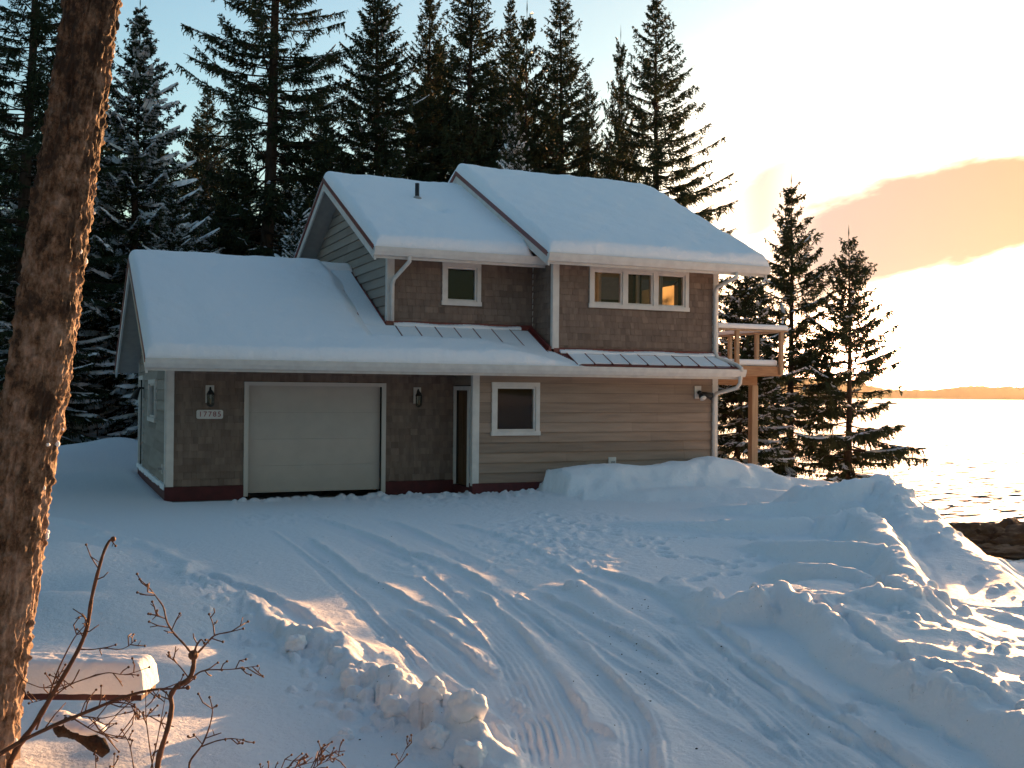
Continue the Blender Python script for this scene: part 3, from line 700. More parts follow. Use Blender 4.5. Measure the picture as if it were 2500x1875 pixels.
GX0, GX1 = 1.96, 7.50            # garage front
XR = 13.05; YB = 26.2; UX = 6.08; UR = 9.19
Z0 = .33
def build_house():
    Wg = Wall('X', 20.0); Wr = Wall('X', 19.0); Ws = Wall('Y', GX0); Wret = Wall('Y', GX1); Wul = Wall('X', 20.0); Wur = Wall('X', 19.0)
    Wleft = Wall('Y', UX); Wret2 = Wall('Y', UR); We = Wall('E', XR); Wb = Wall('B', YB)
    gd = (3.40, 5.96, .05, 2.17)
    # garage front
    core = MB(); Wg.core(core, GX0, GX1, Z0, 2.60, [gd]); Wg.shingles(core, GX0+.07, GX1-.01, Z0, 2.60, [(gd[0]-.07, gd[1]+.07, 0, gd[3]+.07)])
    core.build('wall', M['shingle'], house)
    # left end wall with its window and door
    sw = (21.95, 23.35, 1.52, 2.20); sd = (24.95, 25.95, .38, 2.30)
    def gtop(u): return 4.63-SL*abs(u-22.7)-.16
    core = MB(); Ws.core(core, 20.0, YB, Z0, 2.5, [sw, sd])
    for i in range(40):
        a = 20+6.2*i/40; b = a+6.2/40; Ws.slab(core, a, b, 2.5, max(2.52, min(gtop(a), gtop(b))), -.14, 0)
    Ws.laps(core, 20.06, YB-.05, Z0, 4.5, [(sw[0]-.08, sw[1]+.08, sw[2]-.08, sw[3]+.08), (sd[0]-.08, sd[1]+.08, 0, sd[3]+.08)], ztop=gtop)
    core.build('wall', M['sidewall'], house)
    window(Ws, *sw)
    mb = MB(); Ws.slab(mb, sd[0]-.09, sd[0], .34, 2.39, .004, .05); Ws.slab(mb, sd[1], sd[1]+.09, .34, 2.39, .004, .05); Ws.slab(mb, sd[0], sd[1], 2.30, 2.39, .004, .05)
    f = mb.build('door_frame', M['white'], house)
    mb = MB(); Ws.slab(mb, sd[0], sd[1], .36, 2.30, -.08, -.03); mb.build('door', M['white'], f)
    # right lower wall
    lw = (7.95, 8.80, 1.33, 2.20)
    core = MB(); Wr.core(core, GX1, XR, Z0, 2.72, [lw]); Wr.laps(core, GX1+.06, XR-.06, Z0, 2.64, [(lw[0]-.08, lw[1]+.08, lw[2]-.08, lw[3]+.08)])
    core.build('wall', M['siding'], house); window(Wr, *lw)
    # return wall with the brown door
    rd = (19.18, 20.0, .25, 2.15)
    core = MB(); Wret.core(core, 19.0, 20.0, .25, 2.60, [(19.22, 19.94, .25, 2.12)]); Wret.laps(core, 19.06, 19.99, 2.22, 2.60, [])
    core.build('wall', M['siding'], house)
    mb = MB(); Wret.slab(mb, 19.14, 19.22, .25, 2.20, .004, .05); Wret.slab(mb, 19.92, 19.985, .25, 2.20, .004, .05); Wret.slab(mb, 19.22, 19.92, 2.12, 2.20, .004, .05)
    f = mb.build('door_frame', M['white'], house)
    mb = MB(); Wret.slab(mb, 19.22, 19.92, .25, 2.12, -.09, -.04)
    for a, b in ((.30, .95), (1.05, 2.05)):
        for u in (19.30, 19.62): Wret.slab(mb, u, u+.22, a, b, -.039, -.028)
    d = mb.build('door', M['wood'], f)
    # upper left front
    uw = (7.27, 7.93, 3.91, 4.60)
    core = MB(); Wul.core(core, UX, UR, 3.2, 4.95, [uw]); Wul.shingles(core, UX+.07, UR-.01, 3.40, 4.92, [(uw[0]-.08, uw[1]+.08, uw[2]-.08, uw[3]+.08)])
    core.build('wall', M['shingle'], house); window(Wul, *uw)
    # upper right front
    tw = (10.06, 12.24, 3.90, 4.58)
    core = MB(); Wur.core(core, UR, XR, 2.72, 4.95, [tw]); Wur.shingles(core, UR+.07, XR-.07, 2.90, 4.92, [(tw[0]-.08, tw[1]+.08, tw[2]-.08, tw[3]+.08)])
    core.build('wall', M['shingle'], house); window(Wur, *tw, name='triple_window', split=3)
    core = MB(); Wret2.core(core, 19.0, 20.0, 2.9, 5.0, []); Wret2.shingles(core, 19.06, 19.98, 3.0, 4.95, [])
    core.build('wall', M['shingle'], house)
    # upper left gable wall
    def utop(u): return 6.9-SL*abs(u-23.45)-.18
    core = MB()
    for i in range(60):
        a = 20+6.2*i/60; b = a+6.2/60; Wleft.slab(core, a, b, 2.8, min(utop(a), utop(b)), -.14, 0)
    Wleft.laps(core, 20.06, YB-.05, 3.2, 6.9, [], ztop=utop); core.build('wall', M['sidewall'], house)
    # right end wall and back wall, with the big panes over the water
    gw = [(20.3, 22.3, 2.85, 5.0), (23.0, 25.6, 3.0, 5.2)]
    def rtop(u): return 7.2-SL*abs(u-23.5)-.2
    core = MB(); We.core(core, 20.15, YB, Z0-.4, 5.3, gw); We.core(core, 19.0, 20.15, Z0-.4, 4.78, [])
    for i in range(50):
        a = 19+7.2*i/50; b = a+7.2/50; 
        if min(rtop(a), rtop(b)) > 5.32: We.slab(core, a, b, 5.3, min(rtop(a), rtop(b)), -.14, 0)
    We.laps(core, 19.06, YB-.05, Z0-.3, 7.0, [(g[0]-.08, g[1]+.08, g[2]-.08, g[3]+.08) for g in gw], ztop=rtop); core.build('wall', M['siding'], house)
    for g in gw: window(We, *g, name='window', split=2)
    bw = [(9.8, 11.2, 3.4, 4.6), (11.7, 12.7, 3.4, 4.6)]
    core = MB(); Wb.core(core, GX0, XR, Z0-.4, 4.7, bw); core.build('wall', M['siding'], house)
    for g in bw: window(Wb, *g, name='window', split=1)
    # inside: upstairs floor, ceiling and partition, and closed ground floor
    mb = MB(); mb.box(UX+.16, XR-.16, 19.2 if False else 20.2, YB-.16, 2.62, 2.74); mb.box(UR+.15, XR-.16, 19.16, 20.2, 2.62, 2.74)
    mb.box(UR+.15, XR-.15, 20.4, YB-.15, 5.32, 5.38); mb.box(UR+.14, UR+.24, 20.2, YB-.16, 2.74, 5.3)
    mb.box(11.3, 11.42, 23.2, YB-.16, 2.74, 4.86)
    mb.build('interior', M['inside'], house)
    mb = MB(); mb.box(UX+.15, UR+.10, 21.5, 21.6, 2.75, 5.6); mb.box(7.7, 9.5, 20.2, 20.25, .3, 2.6); mb.box(2.2, 7.3, 22.2, 22.25, .2, 2.5); mb.box(7.66, 12.9, 21.5, 21.6, .2, 2.6)
    mb.build('interior', M['innerdark'], house)
    # foundation band
    mb = MB(); mb.box(GX0-.035, gd[0]-.08, 19.955, 20.2, -.3, Z0-.004); mb.box(gd[1]+.08, GX1-.02, 19.955, 20.2, -.3, Z0-.006); mb.box(GX0-.035, GX0+.2, 20.2, YB, -.3, Z0-.005)
    mb.box(GX1-.03, XR+.03, 18.95, 19.2, -.5, Z0-.004); mb.box(XR-.2, XR+.032, 19.2, YB, -2, Z0-.45); mb.box(GX1-.032, GX1+.2, 19.2, 19.95, -.3, .24)
    mb.each('foundation', M['darkred'], house)
    mb = MB(); mb.prism([(19.9, Z0-.003), (19.955-.03, Z0-.003), (19.955-.03, Z0+.02)], 'x', GX0-.03, GX0-.02)
    # snow line resting on the left foundation ledge
    mb = MB()
    for i in range(24):
        a = 20+6.2*i/24; mb.box(GX0-.055-.012*RO.random(), GX0-.024, a, a+.27, Z0-.03-.05*RO.random(), Z0+.03+.03*RO.random())
    mb.build('ledge_snow', M['roofsnow'], house)
    # corner boards
    mb = MB()
    def corner(wl, u, z0, z1, w=.11): wl.slab(mb, u-w/2, u+w/2, z0, z1, .003, .034)
    corner(Wg, GX0+.052, Z0, 2.60, .13); Ws.slab(mb, 20.0, 20.10, Z0, 2.60, .003, .036); Ws.slab(mb, YB-.1, YB, Z0, 2.7, .003, .036)
    corner(Wr, GX1+.045, Z0, 2.66, .12); Wret.slab(mb, 18.968, 19.07, Z0-.05, 2.60, .003, .034)
    corner(Wr, XR-.05, Z0-.4, 2.66, .11); We.slab(mb, 18.968, 19.1, Z0-.4, 4.9, .003, .034)
    corner(Wul, UX+.048, 3.42, 4.9, .12); Wleft.slab(mb, 19.968, 20.10, 3.42, 4.9, .003, .036)
    corner(Wur, UR+.045, 2.96, 4.9, .12); Wret2.slab(mb, 18.968, 19.07, 2.96, 4.9, .003, .034)
    corner(Wur, XR-.05, 2.90, 4.9, .11)
    mb.box(UR-.02, UR-.004, 19.955, 19.97, 3.45, 4.9)
    mb.each('corner_trim', M['white'], house)
    # garage door
    mb = MB(); a, b, c, d = gd
    Wg.slab(mb, a-.08, a, .12, d+.075, .004, .05); Wg.slab(mb, b, b+.08, .12, d+.075, .004, .05); Wg.slab(mb, a, b, d, d+.075, .004, .05)
    f = mb.build('garage_door_frame', M['doortrim'], house)
    mb = MB(); n = 4; h = (d-.17)/n
    for i in range(n):
        Wg.slab(mb, a+.003, b-.003, .17+i*h+.0012, .17+(i+1)*h-.0012, -.13, -.085)
        for j in range(8): Wg.slab(mb, a+.02, b-.02, .17+i*h+.03+j*(h-.06)/8, .17+i*h+.03+(j+.72)*(h-.06)/8, -.084, -.080)
    mb.build('garage_door', M['door'], f)
    # ------------------------------------------------ roofs
    def roof(x0, x1, yf, ze, yr, yb, name, x1f=None, ymaxf=None, th=.17, left=True, right=True, back=True):
        x1f = x1f or x1
        zr = ze+SL*(yr-yf); zb = zr-SL*(yb-yr)
        mb = MB()
        mb.hexa([(x0, yf, ze-.03), (x1f, yf, ze-.03), (x1f, yr, zr-.03), (x0, yr, zr-.03), (x0, yf, ze), (x1f, yf, ze), (x1f, yr, zr), (x0, yr, zr)])
        if back: mb.hexa([(x0, yr, zr-.03), (x1, yr, zr-.03), (x1, yb, zb-.03), (x0, yb, zb-.03), (x0, yr, zr), (x1, yr, zr), (x1, yb, zb), (x0, yb, zb)])
        r = mb.build('roof', M['red'], house)
        sf = MB()
        def under(a, b, y0, y1):
            for ya, yb_ in ((y0, y1),):
                za = zr-SL*abs(ya-yr); zb_ = zr-SL*abs(yb_-yr)
                sf.hexa([(a, ya, za-th), (b, ya, za-th), (b, yb_, zb_-th), (a, yb_, zb_-th), (a, ya, za-.033), (b, ya, za-.033), (b, yb_, zb_-.033), (a, yb_, zb_-.033)])
        under(x0+.04, x1f-.04, yf+.03, yr)
        if back: under(x0+.04, x1-.04, yr, yb-.03)
        sf.build('soffit', M['soffit'], r)
        rk = MB(); rd_ = MB()
        for on, xa, sgn in ((left, x0, -1), (right, x1, 1)):
            if not on: continue
            xa0, xa1 = (xa-.002, xa+.037) if sgn < 0 else (xa-.037, xa+.002)
            for ya, yb2 in ((yf, yr), (yr, yb)):
                za = zr-SL*abs(ya-yr); zb2 = zr-SL*abs(yb2-yr)
                rk.hexa([(xa0, ya, za-.26), (xa1, ya, za-.26), (xa1, yb2, zb2-.26), (xa0, yb2, zb2-.26), (xa0, ya, za-.045), (xa1, ya, za-.045), (xa1, yb2, zb2-.045), (xa0, yb2, zb2-.045)])
                e0, e1 = (xa0-.02, xa1-.01) if sgn < 0 else (xa0+.01, xa1+.02)
                rd_.hexa([(e0, ya, za-.085), (e1, ya, za-.085), (e1, yb2, zb2-.085), (e0, yb2, zb2-.085), (e0, ya, za+.02), (e1, ya, za+.02), (e1, yb2, zb2+.02), (e0, yb2, zb2+.02)])
        if rk.v: rk.each('rake_board', M['white'], r); rd_.each('rake_flashing', M['red'], r)
        return r, zr
    def gutter(x0, x1, yf, ze, r):
        mb = MB(); pr = [(yf+.03, ze-.17), (yf-.06, ze-.17), (yf-.10, ze-.10), (yf-.115, ze-.035), (yf-.115, ze-.015), (yf-.10, ze-.015), (yf-.10, ze-.03), (yf+.03, ze-.03)]
        mb.prism(pr, 'x', x0, x1); mb.prism([(yf+.032, ze-.22), (yf+.06, ze-.22), (yf+.06, ze-.05), (yf+.032, ze-.05)], 'x', x0, x1)
        mb.build('gutter', M['white'], r)
    # lower roof: full gable over the garage, skirt in front of the upper storey
    ZE, YF = 2.62, 18.42
    mb = MB(); r1, zr1 = roof(1.46, UX+.02, YF, ZE, 22.7, 26.98, 'roof', right=False)
    def plane_strip(xa, xb, y1, parent):
        z1 = ZE+SL*(y1-YF)
        m2 = MB(); m2.hexa([(xa, YF, ZE-.03), (xb, YF, ZE-.03), (xb, y1, z1-.03), (xa, y1, z1-.03), (xa, YF, ZE), (xb, YF, ZE), (xb, y1, z1), (xa, y1, z1)]); return m2
    sk = plane_strip(UX+.02, UR+.01, 20.0, None); m3 = plane_strip(UR+.01, 13.28, 19.0, None)
    sk.v += []; n = len(sk.v); sk.v += m3.v; sk.f += [tuple(i+n for i in f_) for f_ in m3.f]; sk.a += m3.a
    skr = sk.build('skirt_roof', M['red'], house)
    sf = MB(); sf.box(UX, GX1-.0, YF+.05, 19.99, 2.46, 2.50); sf.box(GX1, 13.26, YF+.05, 18.97, 2.46, 2.50); sf.build('soffit', M['soffit'], skr)
    rb = MB(); rb.prism([(YF, ZE-.2), (19.0, ZE-.2), (19.0, ZE+SL*.58-.035), (YF, ZE-.035)], 'x', 13.245, 13.285); rb.build('rake_board', M['white'], skr)
    gutter(1.45, 13.34, YF, ZE, skr)
    # seams, flashing and the thin snow between them
    seam = MB(); thin = MB()
    def rz(y): return ZE+SL*(y-YF)
    def onroof(mbx, x0, x1, y0, y1, t0, t1, a=.5):
        mbx.hexa([(x0, y0, rz(y0)+t0), (x1, y0, rz(y0)+t0), (x1, y1, rz(y1)+t0), (x0, y1, rz(y1)+t0), (x0, y0, rz(y0)+t1), (x1, y0, rz(y0)+t1), (x1, y1, rz(y1)+t1), (x0, y1, rz(y1)+t1)], a)
    x = 6.2
    while x < 13.25:
        top = 19.93 if x < UR else 18.93
        onroof(seam, x-.007, x+.007, YF+.0, top, .001, .034)
        xb = min(x+.405, 13.25)
        if x < UR-.4 or x > UR: onroof(thin, x+.010, xb-.010, YF+.07+RO.uniform(0, .03), top-.03-RO.uniform(0, .03), .003, .022+RO.uniform(0, .006))
        x += .405
    for y0 in (20.2,): pass
    onroof(seam, 5.55, 5.57, 20.3, 21.6, .001, .05); onroof(thin, 5.59, 6.0, 19.92, 22.66, .003, .03); onroof(thin, 5.1, 5.535, 19.5, 22.66, .003, .03); onroof(thin, 5.1, 6.18, 18.9, 19.90, .003, .03)
    seam.each('roof_seam', M['red'], skr); thin.build('thin_snow', M['roofsnow'], skr)
    fl = MB(); onroof(fl, UX-.05, UR+.0, 19.955, 19.99, .004, .09); onroof(fl, UR, XR+.1, 18.955, 18.99, .004, .09)
    onroof(fl, UR-.09, UR-.05, 19.0, 19.95, .004, .10); onroof(fl, UX-.075, UX-.045, 20.0, 21.6, .004, .05); onroof(fl, UR-.3, 13.29, YF-.015, YF+.03, -.03, .015)
    fl.each('wall_flashing', M['red'], skr)
    for (xa, xb, yy) in ((UX+.1, UR-.3, 19.93), (UR+.12, XR-.1, 18.93)):
        nn = 30; ls = MB()
        for i in range(nn):
            a = xa+(xb-xa)*i/nn; b = xa+(xb-xa)*(i+1)/nn
            h = .065+.012*math.sin(i*.45)+.004*RO.random(); onroof(ls, a, b+.002*(i % 2), yy-.035, yy+.055, .02, h)
        ls.build('ledge_snow', M['roofsnow'], skr)
    # upper roofs
    ZL, YL = 4.83, 19.35
    r2, zr2 = roof(5.60, 9.3, YL, ZL, 23.45, 27.5, 'roof', right=False); gutter(5.58, UR+.02, YL, ZL, r2)
    ZR, YR = 4.80, 18.42
    r3, zr3 = roof(8.78, 13.92, YR, ZR, 23.5, 28.5, 'roof'); gutter(8.76, 13.94, YR, ZR, r3)
    # snow slabs: a grid following the slope with a rounded rim
    def slab_snow(x0, x1, y0, yr, yb, zf, T, name, par, mask=None, nx=170, ny=110, front_over=.06, seed=1):
        xs = np.linspace(x0, x1, nx); yf_ = np.linspace(y0, yr, ny); ybk = np.linspace(yr, yb, 40)[1:] if yb else []
        ys = np.concatenate([yf_, ybk]) if yb else yf_
        ys = np.unique(np.concatenate([ys, y0+np.array([.004, .012, .025, .045, .07, .1])]))
        xs = np.unique(np.concatenate([xs, x0+np.array([.005, .015, .03, .06, .1]), x1-np.array([.005, .015, .03, .06, .1])]))
        X, Y = np.meshgrid(xs, ys)
        top = zf(Y)
        ex = np.clip((X-x0)/.16, 0, 1); ex2 = np.clip((x1-X)/.16, 0, 1); ey = np.clip((Y-y0)/.12, 0, 1)
        rnd = lambda e: np.sqrt(np.clip(1-(1-e)**2, 0, 1))
        t = T*(1+.22*fbm(X*.8, Y*.8, 3, seed)+.10*fbm(X*3, Y*3, 3, seed+5))
        if mask is not None: t = t*mask(X, Y)
        tt = t*rnd(ex)*rnd(ex2)*np.where(yb, rnd(np.clip((yb-Y)/.12, 0, 1)) if yb else 1, 1)*(.25+.75*rnd(ey))
        crest = .05*np.exp(-((Y-yr)/.25)**2) if yb else 0
        Z = top + tt - crest + np.where(t < .012, -.03, 0)
        rim = np.exp(-(Y-y0)/.16); Z = Z + rim*(.020*fbm(X*5, Y*9, 3, seed+7)+.012*fbm(X*17, Y*17, 2, seed+8)) + .004*fbm(X*9, Y*9, 2, seed+9); Y = Y + rim*(Y-y0 < .2)*.03*fbm(X*4, Y*3, 3, seed+11)
        P = np.stack([X, Y, Z], -1)
        # front lip hangs down to the gutter
        lip = P[:1].copy(); lip[..., 2] = zf(np.array([y0]))[0]-.02; lip[..., 1] += .01
        return gridmesh(name, np.concatenate([lip, P]), M['roofsnow'], par)
    zl_ = lambda Y: zr2-SL*np.abs(Y-23.45)
    zr_ = lambda Y: zr3-SL*np.abs(Y-23.5)
    zg_ = lambda Y: ZE+SL*(22.7-YF)-SL*np.abs(Y-22.7)
    def mL(X, Y):
        k = sstep(9.25, 8.95, X - (Y-19.35)*.02) if False else sstep(9.28, 9.05, X+.0*Y + .35*sstep(20.3, 19.3, Y))
        gap = 1-.75*np.exp(-(((X-7.55)/.22)**2+((Y-21.35)/.25)**2))
        sag = 1-.35*np.exp(-(((X-7.9)/.9)**2+((Y-22.9)/.7)**2))
        return k*gap*sag
    slab_snow(5.585, 9.3, YL-.07, 23.45, 27.5, zl_, .24, 'roof_snow', r2, mL, seed=3)
    slab_snow(8.765, 13.93, YR-.07, 23.5, 28.5, zr_, .25, 'roof_snow', r3, None, seed=9, nx=200)
    def mG(X, Y):
        a = sstep(5.72, 5.30, X+.1*fbm(Y*1.5, X*0, 2, 8))*1.0
        bfront = sstep(19.50, 18.85, Y + .12*fbm(X*1.2, Y*0, 3, 5)) 
        right = sstep(10.0, 7.9, X + .25*fbm(Y*3, X*.5, 2, 6) + .9*(Y-18.4))
        f = np.maximum(a, bfront*right)
        return f
    slab_snow(1.45, 10.1, YF-.07, 22.7, None, zg_, .23, 'roof_snow', skr, lambda X, Y: mG(X, Y)*np.where((X > UX-.05) & (Y > 19.97), 0, 1), seed=14, nx=330)
    slab_snow(1.45, UX, 22.62, 22.7, 26.98, zg_, .23, 'roof_snow', r1, None, seed=15, nx=80, ny=8)
    # vent pipe through the snow
    v = ray(*K(901, 430)); n_ = np.array([0, -SL, 1]); p0 = np.array([0, YL, ZL+.2]); c = CAM+v*(((p0-CAM)@n_)/(v@n_))
    mb = MB(); mb.tube([c+[0, 0, -.3], c+[0, 0, .34]], .047, 14); vp = mb.build('vent_pipe', M['black'], house, True)
    mb = MB(); mb.tube([c+[0, 0, -.25], c+[0, 0, .02], c+[0, 0, .06]], [.14, .10, .055], 14); mb.build('pipe_collar', M['grey'], vp, True)
    # downspouts
    def spout(pts):
        mb = MB(); mb.tube(pts, .042, 8); mb.build('downspout', M['white'], house, True)
    spout([(6.28, YL-.04, ZL-.16), (6.28, YL-.04, ZL-.26), (6.15, 19.88, 4.28), (6.13, 19.91, 4.18), (6.13, 19.91, 3.46)])
    spout([(13.12, YR-.04, ZR-.16), (13.12, YR-.04, ZR-.27), (12.98, 18.88, 4.36), (12.97, 18.92, 4.26), (12.97, 18.92, 3.0), (12.99, 18.85, 2.86), (13.2, 18.46, 2.70), (13.22, 18.33, 2.63), (13.22, 18.30, 2.56)])
    spout([(13.22, YF-.05, ZE-.15), (13.22, YF-.05, 2.32), (13.19, YF+.03, 2.22), (12.98, 18.88, 2.10), (12.96, 18.92, 2.0), (12.95, 18.92, .2)])
    # lanterns
    def lantern(w, u, z):
        mb = MB(); w.slab(mb, u-.075, u+.075, z-.12, z+.20, .02, .045); p = mb.build('wall_lantern', M['white'], house)
        mb = MB(); c = np.array(w.W(u, .14, z))
        mb.tube([w.W(u, .045, z+.10), w.W(u, .10, z+.16), w.W(u, .14, z+.12)], .016, 8); mb.tube([c+[0, 0, .12], c+[0, 0, .085], c+[0, 0, .03]], [.02, .05, .075], 8)
        mb.tube([c+[0, 0, -.155], c+[0, 0, -.17], c+[0, 0, -.19]], [.06, .055, .02], 8)
        for i in range(6):
            an = i*math.pi/3; q = c+[.06*math.cos(an), .06*math.sin(an), 0]; mb.tube([q+[0, 0, .03], q+[0, 0, -.155]], .006, 5)
        mb.build('lantern_frame', M['black'], p)
        mb = MB(); mb.tube([c+[0, 0, .03], c+[0, 0, -.155]], [.06, .052], 8, cap=False); mb.build('lantern_glass', M['glass'], p)
        mb = MB(); mb.tube([c+[0, 0, -.14], c+[0, 0, -.05]], .014, 6); mb.build('candle_tube', M['post'], p)
    lantern(Wg, 2.70, 1.97); lantern(Wg, 6.68, 1.97)
    # flood lights on the right wall
    c = onY(1507, 851, 18.97)
    mb = MB(); Wr.slab(mb, c[0]-.08, c[0]+.08, c[2]-.10, c[2]+.17, .02, .045); p = mb.build('flood_light', M['white'], house)
    mb = MB(); o = np.array([c[0], 18.90, c[2]])
    mb.ball(o+[0, 0, .03], .05); mb.tube([o+[0, 0, .02], o+[-.0, -.07, -.03], o+[0, -.13, -.085]], [.03, .06, .075], 12); mb.tube([o+[.04, 0, .02], o+[.12, -.03, -.0], o+[.26, -.07, -.05]], [.025, .045, .085], 12)
    mb.build('lamp_head', M['black'], p, True)
    mb = MB(); mb.tube([o+[0, -.128, -.083], o+[0, -.142, -.099]], .07, 12); mb.build('lamp_lens', M['white'], p, True)
    # small dark bell lamp on the left wall
    c = onX(304, 850, GX0-.1)
    mb = MB(); mb.tube([(GX0-.02, c[1], c[2]+.12), (GX0-.12, c[1], c[2]+.12), (GX0-.17, c[1], c[2]+.05), (GX0-.24, c[1], c[2]-.12)], [.02, .03, .05, .085], 12); mb.build('wall_lamp', M['black'], house, True)
    # outlets
    c = onY(1322, 998, 18.97); mb = MB(); Wr.slab(mb, c[0]-.085, c[0]+.085, c[2]-.14, c[2]+.10, .02, .05); p = mb.build('outlet_box', M['white'], house)
    mb = MB(); Wr.slab(mb, c[0]-.03, c[0]+.05, c[2]-.05, c[2]+.02, .05, .075); mb.build('outlet_cover', M['grey'], p)
    c = onX(352, 1013, GX0-.03); mb = MB(); Ws.slab(mb, c[1]-.06, c[1]+.06, c[2]-.09, c[2]+.09, .02, .05); p = mb.build('outlet_box', M['white'], house)
    mb = MB(); mb.tube([(GX0-.05, c[1], c[2]), (GX0-.12, c[1], c[2])], .025, 8); mb.build('spigot', M['grey'], p)
    # alarm light
    c = onY(990, 812, 19.97); mb = MB(); mb.tube([(c[0], 19.98, c[2]), (c[0], 19.93, c[2])], .03, 10); p = mb.build('alarm_light', M['black'], house)
    mb = MB(); mb.ball((c[0], 19.925, c[2]), .016, 8, 6); mb.build('bulb', M['led'], p, True)
    # house number
    c = onY(453, 895, 19.97); hw, hh, rr_ = .235, .082, .035; poly = []
    for qx, qy, a0 in ((hw-rr_, hh-rr_, 0), (-hw+rr_, hh-rr_, 90), (-hw+rr_, -hh+rr_, 180), (hw-rr_, -hh+rr_, 270)):
        for k in range(5): a = math.radians(a0+k*22.5); poly.append((c[0]+qx+rr_*math.cos(a), c[2]+qy+rr_*math.sin(a)))
    mb = MB(); mb.prism(poly, 'y', 19.945, 19.972); p = mb.build('number_sign', M['white'], house)
    cu = bpy.data.curves.new('digits', 'FONT'); cu.body = '17785'; cu.size = .135; cu.align_x = 'CENTER'; cu.align_y = 'CENTER'; cu.extrude = .004; cu.space_character = 1.25; cu.resolution_u = 3
    to = bpy.data.objects.new('tmp', cu); COL.objects.link(to); bpy.context.view_layer.update()
    me = bpy.data.meshes.new_from_object(to.evaluated_get(bpy.context.evaluated_depsgraph_get())); bpy.data.objects.remove(to)
    me.transform(Matrix.Translation(Vector((c[0], 19.941, c[2]))-house.location) @ Matrix.Rotation(math.pi/2, 4, 'X')); me.name = 'lettering'
    me.materials.clear(); fin('lettering', me, M['lettering'], p)
    # deck over the water side
    DX0, DX1, DY0, DY1, DZ = XR+.03, 16.32, 21.0, 26.0, 2.77
    mb = MB(); mb.box(DX0, DX1-.05, DY0+.05, DY1, DZ-.04, DZ)
    dk = mb.build('deck', M['cedar'], house)
    mb = MB(); mb.box(DX0, DX1, DY0, DY0+.045, DZ-.24, DZ-.003); mb.box(DX1-.045, DX1, DY0+.045, DY1, DZ-.24, DZ-.004); mb.box(DX0, DX1-.3, DY0+.55, DY0+.70, DZ-.46, DZ-.20)
    for i in range(8): mb.box(DX0+.3+.38*i, DX0+.34+.38*i, DY0+.046, DY1, DZ-.22, DZ-.045)
    mb.each('deck_beam', M['cedar'], dk)
    for px_, py_ in ((15.95, DY0+.62), (13.6, DY0+.62), (15.95, DY1-.4)):
        mb = MB(); mb.box(px_-.085, px_+.085, py_-.085, py_+.085, -2.2, DZ-.462); mb.build('deck_post', M['post'], dk)
    for px_, py_ in ((14.98, DY0-.045), (DX1-.05, DY0-.045), (DX1+.045, 22.05), (DX1+.045, 23.2), (DX1+.045, 24.5), (DX1+.045, 25.8)):
        mb = MB(); mb.box(px_-.045, px_+.045, py_-.045+.001, py_+.043, DZ-.2, DZ+.83); mb.build('rail_post', M['post'], dk)
    mb = MB(); mb.box(DX0, DX1+.10, DY0-.12, DY0+.05, DZ+.832, DZ+.87); mb.box(DX1-.03, DX1+.12, DY0+.052, DY1, DZ+.831, DZ+.869)
    mb.each('hand_rail', M['post'], dk)
    mb = MB(); mb.box(DX0, DX1+.11, DY0-.13, DY0+.06, DZ+.872, DZ+1.0); mb.box(DX1-.04, DX1+.13, DY0+.10, DY1, DZ+.872, DZ+.98); mb.box(DX0+.02, DX1-.06, DY0+.06, DY1-.05, DZ+.004, DZ+.16)
    mb.each('deck_snow', M['roofsnow'], dk, .05)
build_house()

mb = MB(); mb.prism([(GX0+.1, 19.25), (7.4, 19.25), (7.4, 19.95), (GX0+.1, 19.95)], 'z', -.2, .07)
tag(mb.build('pavement', M['concrete']), 'strip of bare concrete before the garage door', kind='structure')

